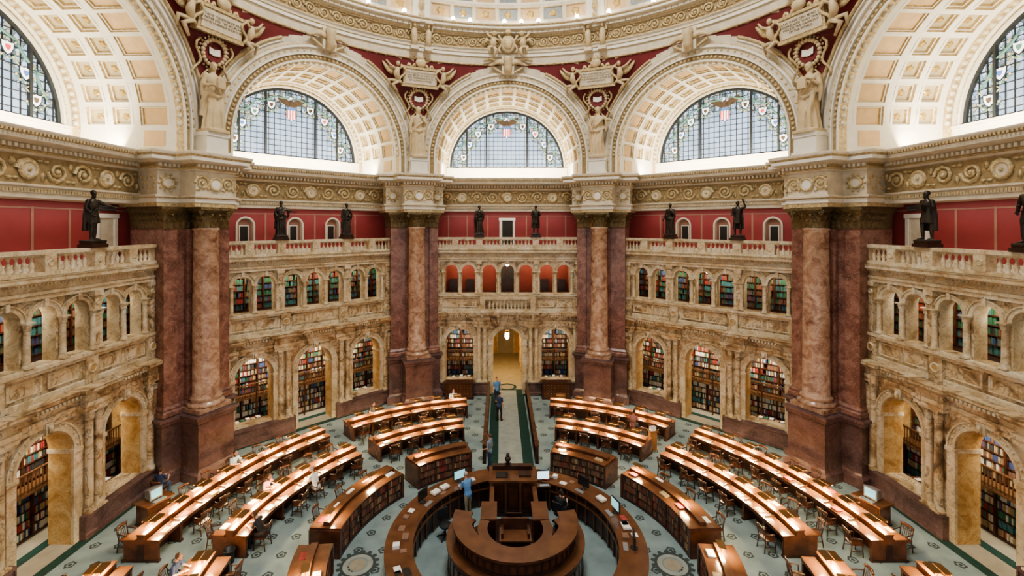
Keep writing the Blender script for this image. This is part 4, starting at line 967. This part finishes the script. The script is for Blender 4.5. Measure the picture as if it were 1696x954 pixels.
for sx in (-1, 1):
    x = sx*5.55; y = 0.
    for q0, q1, mt in ((.62, .52, 'rosette'), (.52, .36, 'runner'), (.3, 0.01, 'rosette2')):
        n = 28; r.add([(x+q0*cos(2*pi*j/n), y+q0*sin(2*pi*j/n), .005) for j in range(n)]+[(x+q1*cos(2*pi*j/n), y+q1*sin(2*pi*j/n), .005) for j in range(n)], [(j, (j+1) % n, n+(j+1) % n, n+j) for j in range(n)], mt)
    for j in range(16):
        a = 2*pi*j/16; cx, cy = x+.66*cos(a), y+.66*sin(a); r.add([(cx+.09*cos(2*pi*k/6), cy+.09*sin(2*pi*k/6), .006) for k in range(6)], [tuple(range(6))], 'rosette')
obj('rosette_pattern', r, parent=fl)
c = MB(); c.box(-1.15, 1.15, 5.0, 17.4, .002, .012, 'green'); c.box(-.62, .62, 5.3, 17.2, .01, .018, 'runner')
n = 24; c.add([(.7*cos(2*pi*j/n), 17.9+.7*sin(2*pi*j/n), .02) for j in range(n)], [tuple(range(n))], 'green'); c.add([(.5*cos(2*pi*j/n), 17.9+.5*sin(2*pi*j/n), .024) for j in range(n)], [tuple(range(n))], 'rosette2')
obj('carpet_runner', c)
for sx in (-1, 1):
    m = MB(); x = sx*1.32
    m.box(x-.09, x+.09, 6.9, 15.9, 0, .12, 'woodd'); m.box(x-.04, x+.04, 6.9, 15.9, .12, .86, 'woodd'); m.box(x-.1, x+.1, 6.85, 15.95, .86, .95, 'wood')
    for k in range(10): y = 6.95+k*.99; m.box(x-.08, x+.08, y-.06, y+.06, .1, .9, 'woodd')
    obj('aisle_barrier', m)

# ------------------------------------------------------------ desks
def Pp(r, a, z): a = radians(a); return Vector((r*sin(a), r*cos(a), z))
def frame(r, a):
    ar = radians(a); n = Vector((sin(ar), cos(ar), 0)); t = Vector((cos(ar), -sin(ar), 0)); o = n*r
    return lambda p: o+t*p.x+n*p.y+Vector((0, 0, p.z))
def reading_desk(R, a0, a1, seed):
    rnd = random.Random(seed); mb = MB(); hw = .66
    if a0 > a1: a0, a1 = a1, a0
    mb.arcbox(R-hw, R-.2, a0, a1, .74, .79, 'wood', mtop='woodt'); mb.arcbox(R+.2, R+hw, a0, a1, .74, .79, 'wood', mtop='woodt')
    mb.arcbox(R-hw+.03, R+hw-.03, a0, a1, .64, .74, 'wood')
    mb.arcbox(R-.14, R+.14, a0, a1, .74, .95, 'wood', mtop='woodt'); mb.arcbox(R-.17, R+.17, a0, a1, .95, .98, 'woodt')
    mb.arcbox(R-.12, R+.12, a0, a1, .0, .64, 'woodd')
    L = radians(a1-a0)*R; n = int(L/1.05)
    for i in range(n+1):
        a = a0+(a1-a0)*i/n; T = frame(R, a if 0 < i < n else a+(.25 if i == 0 else -.25)); th = .05
        mb.box(-th, th, -hw+.04, hw-.04, 0.08, .66, 'wood', T); mb.box(-th-.02, th+.02, -hw+.01, hw-.01, 0, .08, 'woodd', T)
        if 0 < i < n: mb.box(-.02, .02, -hw+.1, hw-.1, .79, .84, 'wood', T)
    lm = MB(); seats = []
    for i in range(n):
        a = a0+(a1-a0)*(i+.5)/n; T = frame(R, a)
        for sy in (-1, 1):
            b0, b1 = sorted((sy*.02, sy*.25))
            lm.box(-.24, .24, b0, b1, 1.22, 1.24, 'brass', T)
            b0, b1 = sorted((sy*.235, sy*.25)); lm.box(-.24, .24, b0, b1, 1.18, 1.23, 'brass', T)
            b0, b1 = sorted((sy*.08, sy*.22)); lm.box(-.2, .2, b0, b1, 1.20, 1.217, 'lamp', T)
            if rnd.random() < .45:
                x = rnd.uniform(-.2, .2); b0, b1 = sorted((sy*.34, sy*.58)); lm.box(x-.16, x+.16, b0, b1, .792, .80+rnd.choice((0, .0, .03)), rnd.choice(('paper', 'paper', 'bk1', 'bk9')), T)
        lm.box(-.02, .02, -.03, .03, .98, 1.22, 'brass', T)
        seats.append(a)
    d = obj('reading_desk', mb); obj('desk_lamps', lm, parent=d)
    return seats
def chair():
    m = MB(); W = 'woodd'
    m.box(-.22, .22, -.22, .2, .42, .46, 'wood')
    for x in (-.19, .19):
        m.tube([(x, -.18, .42), (x*1.1, -.2, 0)], .022, W, 6); m.tube([(x, .18, .42), (x*1.1, .24, 0)], .022, W, 6)
        m.tube([(x, .18, .44), (x*1.05, .23, .7), (x*1.05, .27, .88)], .02, W, 6)
        m.tube([(x*1.15, .22, .68), (x*1.2, 0, .67), (x*1.15, -.16, .65)], .022, W, 6); m.tube([(x*1.1, -.14, .44), (x*1.15, -.14, .65)], .016, W, 6)
        m.tube([(x*1.05, -.19, .2), (x*1.05, .21, .2)], .013, W, 5)
    m.tube([(-.22, .25, .86), (-.1, .29, .88), (.1, .29, .88), (.22, .25, .86)], [.035]*4, 'wood', 6, ref=Vector((0, 0, 1)), flat=1.6)
    for k in range(5): x = -.13+.065*k; m.tube([(x, .19, .45), (x, .25, .66), (x, .28, .87)], .011, W, 5)
    m.tube([(-.2, 0, .2), (.2, 0, .2)], .013, W, 5)
    return m
chmesh = chair().mesh('wooden_chair')
def wr_pt(px, py, h=0.):
    z = 768*(12-h)/(py-372); return Vector(((px-828)/768*z-.54, z-16.35, 0))
rnd = random.Random(9)
SEATS = []
def add_chairs(R, seats, sides):
    for a in seats:
        for sy in sides:
            if rnd.random() < .12: continue
            off = rnd.uniform(.86, 1.02); aa = a+rnd.uniform(-.5, .5); p = Pp(R+sy*off, aa, 0)
            if min((p-Vector((sx*14.6, 2.45, 0))).length for sx in (-1, 1)) < 1.0: continue
            rz = -radians(a)+(0 if sy > 0 else pi)
            SEATS.append([p, rz, rnd.uniform(-.25, .25)])
k = 0
for R, segs in ((13.3, ((11.5, 43), (49, 89.5), (95, 112))), (10.3, ((15, 43), (49, 88), (94, 112)))):
    for a0, a1 in segs:
        for sg in (-1, 1):
            k += 1; s = reading_desk(R, sg*a0, sg*a1, k); add_chairs(R, s, (-1, 1))
def shelf_desk(R, a0, a1, seed):
    rnd = random.Random(seed); mb = MB()
    if a0 > a1: a0, a1 = a1, a0
    hw = .58
    mb.arcbox(R-hw, R+hw, a0, a1, 0, .1, 'woodd'); mb.arcbox(R-.32, R+.32, a0+.3, a1-.3, .1, 1.0, 'woodd')
    mb.arcbox(R-hw, R+hw, a0, a1, 1.0, 1.06, 'wood', mtop='woodt')
    mb.arcbox(R-.12, R+.12, a0+1, a1-1, 1.06, 1.2, 'wood', mtop='woodt')
    for zz in (.4, .7): mb.arcbox(R-hw+.02, R+hw-.02, a0, a1, zz-.012, zz+.012, 'wood')
    L = radians(a1-a0)*R; n = max(2, int(L/.85))
    for i in range(n+1):
        a = a0+(a1-a0)*i/n; T = frame(R, a); w = .06 if i in (0, n) else .03
        mb.box(-w, w, -hw, hw, 0, 1.0, 'wood', T)
    for sy in (-1, 1):
        Rr = R+sy*(hw-.05)
        for zz, ph in ((.1, .28), (.412, .28), (.712, .28)):
            a = a0+.6
            while a < a1-.6:
                w = rnd.uniform(.045, .085); da = math.degrees(w/Rr)
                T = frame(Rr, a); h = ph*rnd.uniform(.7, .92)
                mb.box(0, w-.008, min(0, -sy*.2), max(0, -sy*.2), zz, zz+h, 'bk%d' % rnd.choice((0, 0, 1, 5, 5, 7, 7, 7, 4)), T); a += da
    for i in range(n):
        if rnd.random() < .8:
            a = a0+(a1-a0)*(i+.5)/n; T = frame(R, a); sy = rnd.choice((-1, 1)); q = rnd.uniform(.2, .35)
            mb.box(-.18, .18, sy*q-.12, sy*q+.12, 1.062, 1.075+rnd.choice((0, .04)), rnd.choice(('paper', 'paper', 'bk4', 'bk1')), T)
    d = obj('bookshelf_desk', mb)
    lm = MB()
    for i in range(n):
        if i % 3: continue
        T = frame(R, a0+(a1-a0)*(i+.5)/n)
        lm.box(-.02, .02, -.02, .02, 1.2, 1.42, 'brass', T); lm.box(-.2, .2, -.12, .12, 1.42, 1.44, 'brass', T); lm.box(-.16, .16, -.08, .08, 1.4, 1.418, 'lamp', T)
    obj('desk_lamps', lm, parent=d)
for a0, a1 in ((18, 42), (50, 87), (94, 112)):
    for sg in (-1, 1): k += 1; shelf_desk(6.85, sg*a0, sg*a1, k)
for a in (-56, -66, -76, 58, 68, 80): SEATS.append([Pp(6.85+.95, a, 0), -radians(a), .1])

# ------------------------------------------------------------ central desk
m = MB()
m.arcbox(3.55, 4.5, 14, 346, 1.02, 1.09, 'wood', 80, 'woodt'); m.arcbox(4.2, 4.42, 14.5, 345.5, 0, 1.02, 'wood', 80)
m.arcbox(3.62, 3.7, 15, 345, .12, .9, 'woodd', 80); m.arcbox(3.55, 3.85, 15, 345, .72, .78, 'woodt', 80)
for i in range(45):
    a = 16+(328)*i/44; T = frame(4.42, a); m.box(-.04, .04, -.02, .04, 0, 1.0, 'woodd', T)
    T = frame(3.62, a); m.box(-.03, .03, -.04, .02, 0, 1.0, 'woodt', T)
    if i < 44: T = frame(4.42, a+3.7); m.box(-.17, .17, -.01, .025, .2, .86, 'wood', T)
obj('circulation_counter', m)
m = MB()
for i in range(60):
    a = 20+rnd.uniform(0, 320)
    if any(abs((a-q+180) % 360-180) < 6 for q in (72, 46, -62, -34, 100)): continue
    T = frame(3.95+rnd.uniform(-.2, .35), a); s = rnd.uniform(.09, .16); m.box(-s, s, -.11, .11, 1.09, 1.1+rnd.choice((0, .01, .05, .1)), rnd.choice(('paper', 'paper', 'bk7', 'bk1', 'paper', 'bk6', 'black')), T)
for a in (-52, -45, 60, 85):
    T = frame(4.0, a); m.box(-.2, .2, -.15, .15, 1.09, 1.13, 'woodr', T); m.box(-.18, .18, -.13, .13, 1.13, 1.2, 'paper', T)
obj('counter_papers', m)
m = MB()
m.arcbox(1.7, 2.3, 62, 298, 0.0, 1.0, 'wood', 48); m.arcbox(1.65, 2.42, 60, 300, 1.0, 1.08, 'wood', 48, 'woodt'); m.arcbox(2.28, 2.37, 62, 298, .06, .18, 'woodd', 48); m.arcbox(2.28, 2.36, 62, 298, .84, .96, 'woodd', 48)
m.arcbox(1.72, 2.05, 80, 280, 1.08, 1.6, 'wood', 44); m.arcbox(1.55, 2.2, 78, 282, 1.6, 1.68, 'wood', 44, 'woodt'); m.arcbox(2.03, 2.1, 80, 280, 1.48, 1.55, 'woodd', 44); m.arcbox(2.03, 2.1, 80, 280, 1.1, 1.18, 'woodd', 44)
for i in range(27):
    a = 64+232*i/26; T = frame(2.3, a); m.box(-.035, .035, -.01, .05, .05, .95, 'woodd', T)
    if i < 26: T = frame(2.3, a+4.45); m.box(-.11, .11, -.01, .035, .25, .78, 'woodt', T)
    a = 82+196*i/26; T = frame(2.05, a); m.box(-.03, .03, -.01, .04, 1.1, 1.55, 'woodd', T)
m.arcbox(1.05, 1.25, 70, 290, 0, 1.25, 'wood', 40); m.arcbox(.98, 1.32, 68, 292, 1.25, 1.31, 'wood', 40, 'woodt')
m.box(-1.2, -.7, .5, 1.5, 0, 1.25, 'wood'); m.box(.7, 1.2, .5, 1.5, 0, 1.25, 'wood'); m.box(-1.25, -.65, .45, 1.55, 1.25, 1.32, 'woodt'); m.box(.65, 1.25, .45, 1.55, 1.25, 1.32, 'woodt')
m.box(-.5, .5, -.35, .3, 0, 1.05, 'woodd'); m.box(-.55, .55, -.4, .35, 1.05, 1.11, 'woodt'); m.box(-.5, .5, .22, .3, 1.11, 1.5, 'wood'); m.box(-.5, -.42, -.3, .22, 1.11, 1.3, 'wood'); m.box(.42, .5, -.3, .22, 1.11, 1.3, 'wood')
m.arcbox(0.0, 2.3, 0, 360, 0, .22, 'woodd', 48)
m.box(-.9, -.82, 1.5, 2.7, 0, 1.2, 'wood'); m.box(.82, .9, 1.5, 2.7, 0, 1.2, 'wood'); m.box(-.95, -.77, 1.5, 2.72, 1.2, 1.26, 'woodt'); m.box(.77, .95, 1.5, 2.72, 1.2, 1.26, 'woodt')
m.box(-.3, .3, .6, .9, .22, .75, 'wood'); m.box(-.28, .28, .84, .9, .75, 1.3, 'woodd')
obj('superintendent_desk', m)
m = MB()
m.box(-.92, .92, 2.75, 3.8, 0, 1.4, 'wood'); m.box(-1.0, 1.0, 2.67, 3.88, 1.4, 1.48, 'woodt'); m.box(-.97, .97, 2.7, 3.85, 0, .14, 'woodd')
for x in (-.6, 0, .6): m.box(x-.25, x+.25, 2.72, 2.76, .3, 1.25, 'woodd'); m.box(x-.19, x+.19, 2.7, 2.74, .36, 1.19, 'wood')
for x in (-.9, -.3, .3, .9): m.box(x-.05, x+.05, 2.69, 2.76, .14, 1.4, 'woodt')
m.box(-.85, .85, 3.5, 3.75, 1.48, 1.66, 'woodd'); m.box(-.7, -.2, 2.9, 3.3, 1.48, 1.52, 'black'); m.box(.25, .75, 2.95, 3.35, 1.48, 1.56, 'woodd')
m.box(1.0, 1.6, 3.05, 3.55, .98, 1.04, 'woodt'); m.box(1.5, 1.58, 3.1, 3.5, 0, .98, 'wood')
cons = obj('book_lift_console', m)
m = MB(); m.box(-.14, .14, -.12, .12, 0, .04, 'bronze'); m.lathe(0, 0, [(.1, .04), (.05, .1), (.12, .2), (.13, .3), (.05, .36)], 'bronze', 12); m.ell((0, 0, .42), (.08, .08, .09), 'bronze')
obj('bronze_bust', m, 0, (-.2, 3.62, 1.66))
def monitor(name, p, rz, scr):
    m = MB(); m.lathe(0, 0, [(.13, 0), (.13, .02), (.03, .03), (.03, .14)], 'black', 12); m.box(-.27, .27, -.03, .03, .12, .5, 'black'); m.box(-.25, .25, -.035, -.028, .145, .475, scr)
    m.box(-.2, .2, -.36, -.2, 0, .025, 'grey')
    return obj(name, m, rz, p)
monitor('computer_monitor', (1.3, 3.4, 1.04), 0.1, 'screenw')
for a, s in ((72, 'screen'), (46, 'black'), (-62, 'black'), (-34, 'screen'), (100, 'black')):
    monitor('computer_monitor', Pp(4.05, a, 1.09), -radians(a), s)
for sx in (-1, 1):
    p = Vector((sx*14.55, 2.45, 0)); m = MB()
    m.box(-.5, .5, -.35, .4, 0, .06, 'woodd'); m.box(-.46, .46, -.3, .36, .06, .85, 'wood'); m.box(-.4, .4, -.33, -.3, .15, .76, 'woodd'); m.box(-.55, .55, -.42, .42, .85, .9, 'woodt')
    o = obj('computer_kiosk', m, -sx*radians(70), p)
    m = MB(); m.add([(-.24, -.12, .92), (.24, -.12, .92), (.26, -.1, 1.36), (-.26, -.1, 1.36), (-.18, .3, .95), (.18, .3, .95), (.18, .3, 1.25), (-.18, .3, 1.25)], [(0, 1, 2, 3), (5, 4, 7, 6), (3, 2, 6, 7), (0, 3, 7, 4), (1, 5, 6, 2)], 'grey')
    m.add([(-.2, -.135, .99), (.2, -.135, .99), (.215, -.12, 1.31), (-.215, -.12, 1.31)], [(0, 1, 2, 3)], 'screen'); m.box(-.24, .24, -.4, -.22, .9, .93, 'grey')
    obj('computer_terminal', m, parent=o)
for sx in (-1, 1):
    m = MB()
    m.box(-1, 1, -.3, .3, 0, .1, 'woodd'); m.box(-.97, .97, -.27, .3, .1, 1.1, 'woodd'); m.box(-1.05, 1.05, -.34, .33, 1.1, 1.16, 'wood')
    for i in range(8):
        for j in range(5): m.box(-.92+.235*i, -.92+.235*i+.2, -.29, -.265, .16+.185*j, .31+.185*j, 'wood'); m.ell((-.82+.235*i, -.3, .235+.185*j), (.02, .02, .02), 'brass', 6, 4)
    obj('card_catalog_cabinet', m, 0, (sx*3.35, 15.75, 0))
m = MB(); m.lathe(0, 0, [(.15, 0), (.19, .45), (.2, .45), (.2, .48), (.18, .48), (.14, .03)], 'black', 16)
obj('waste_basket', m, 0, wr_pt(380, 932))
m = MB(); m.box(-.22, .22, -.16, .16, 0, .05, 'woodr'); m.box(-.18, .18, -.12, .12, .05, 1.0, 'woodr'); m.box(-.25, .25, -.2, .2, 1.0, 1.05, 'woodr'); m.box(-.15, .15, -.1, .1, 1.05, 1.25, 'paper')
obj('lectern_stand', m, .2, wr_pt(1081, 745))
m = MB(); m.lathe(0, 0, [(.03, .08), (.03, .42)], 'black', 8)
for q in range(5): a = 2*pi*q/5; m.tube([(0, 0, .1), (.3*cos(a), .3*sin(a), .06)], [.03, .02], 'black', 6); m.ell((.3*cos(a), .3*sin(a), .035), (.035,)*3, 'black', 8, 6)
m.loft([(0, 0, .42, .2, .2), (0, 0, .46, .25, .24), (0, 0, .5, .24, .23)], 'blackc', 16); m.tube([(0, .24, .5), (0, .28, .62), (0, .26, .75)], .025, 'black', 6)
m.box(-.2, .2, .22, .28, .62, 1.0, 'blackc')
ocm = m.mesh('office_chair'); obj('office_chair', ocm, .6, wr_pt(727, 890)+Vector((.25, 0, 0)))

# ------------------------------------------------------------ people
stand_at = [('librarian', Vector((-1.85, 2.7, 0)), dict(top='blue', bot='khaki', hair='hairg', lean=.28), 3.75),
            ('standing_visitor', wr_pt(811, 778), dict(top='greyc', bot='navy', hair='hairbr', lean=0.), -2.0),
            ('standing_visitor', wr_pt(823, 668), dict(top='blue', bot='navy', hair='hairbr', lean=0.), .4),
            ('standing_visitor', wr_pt(827, 697), dict(top='navy', bot='blackc', hair='hairb', lean=0.), 2.6)]
for nm, pt_, kw, rz in stand_at:
    me = person(nm, 'stand', **kw); obj(nm, me, rz, pt_)
sit = [(578, 700, dict(top='blackc', hair='hairb', lean=.15)), (350, 795, dict(top='greyc', hair='hairb', female=True, long=True, lean=.2)),
       (524, 822, dict(top='whitec', hair='hairg', bot='khaki', lean=.45)), (432, 905, dict(top='blackc', bot='blackc', hair='hairbr', female=True, long=True, lean=.4)),
       (449, 822, dict(top='pink', hair='hairbr', female=True, long=True, lean=.3)), (747, 668, dict(top='greyc', hair='hairb', lean=.2)),
       (1052, 728, dict(top='plaid', skin='skin2', hair='hairb', lean=.3)), (268, 968, dict(top='navy', hair='hairbr', lean=.3))]
for px, py, kw in sit:
    p = wr_pt(px, py)
    best = min(SEATS, key=lambda s: (s[0]-p).length if len(s) == 3 else 1e9)
    best[2] = 0.; best.append(1)
    me = person('seated_reader', 'sit', **kw); q = Vector(best[0]); obj('seated_reader', me, best[1], q)
me = person('seated_reader', 'sit', top='navy', hair='hairbr', lean=.1); pz = Vector((-15.4, 3.9, 0)); obj('seated_reader', me, pi, pz); obj('wooden_chair', chmesh, pi, pz)
me = person('seated_librarian', 'sit', top='blackc', bot='blackc', hair='hairb', female=True, long=True, lean=.15); pz = Vector((1.85, 2.2, 0)); obj('seated_librarian', me, pi-.6, pz); obj('office_chair', ocm, pi-.6, pz)
for s in SEATS: obj('wooden_chair', chmesh, s[1]+s[2], s[0])

# ------------------------------------------------------------ lights
def area(name, loc, rot, sx, sy, pw, col=(1, .85, .65)):
    l = bpy.data.lights.new(name, 'AREA'); l.shape = 'RECTANGLE'; l.size = sx; l.size_y = sy; l.energy = pw; l.color = col
    o = bpy.data.objects.new(name, l); COL.objects.link(o); o.location = loc; o.rotation_euler = rot; return o
for nm, th, kd in bays:
    a = radians(th)
    n = Vector((sin(a), cos(a), 0))
    area('cove_light', n*17.6+Vector((0, 0, 15.6)), (radians(118), 0, -a), 9, .3, 900, (1, .89, .70))
    area('alcove_light', n*17.6+Vector((0, 0, 4.8)), (radians(35), 0, -a), 9, .4, 400, (1, .88, .70))
    area('upper_alcove_light', n*17.3+Vector((0, 0, 9.5)), (radians(30), 0, -a), 9, .2, 100 if kd == 'c' else 130, (1, .84, .62))
    area('gallery_light', n*17.6+Vector((0, 0, 12.85)), (radians(10), 0, -a), 9, .4, 60, (1, .92, .84))
area('vestibule_light', (0, 20.5, 4.3), (0, 0, 0), 1, 3, 130, (1, .75, .35))
l = bpy.data.lights.new('dome_light', 'AREA'); l.shape = 'DISK'; l.size = 9; l.energy = 5200; l.color = (1, .98, .94)
o = bpy.data.objects.new('dome_lantern_light', l); COL.objects.link(o); o.location = (0, 0, 37)
W = bpy.data.worlds.new('World'); SC.world = W; W.use_nodes = True
W.node_tree.nodes['Background'].inputs[0].default_value = (.97, .97, 1, 1); W.node_tree.nodes['Background'].inputs[1].default_value = .70
try: SC.view_settings.look = 'AgX - Medium High Contrast'
except Exception: pass
# ------------------------------------------------------------ camera
cam = bpy.data.cameras.new('Camera'); co = bpy.data.objects.new('Camera', cam); COL.objects.link(co)
co.location = (-.54, -16.35, 12.0); co.rotation_euler = (radians(90), 0, 0)
cam.sensor_width = 36; cam.lens = 768/1696*36; cam.shift_x = 20/1696; cam.shift_y = -105/1696; cam.clip_start = .05; cam.clip_end = 300
SC.camera = co
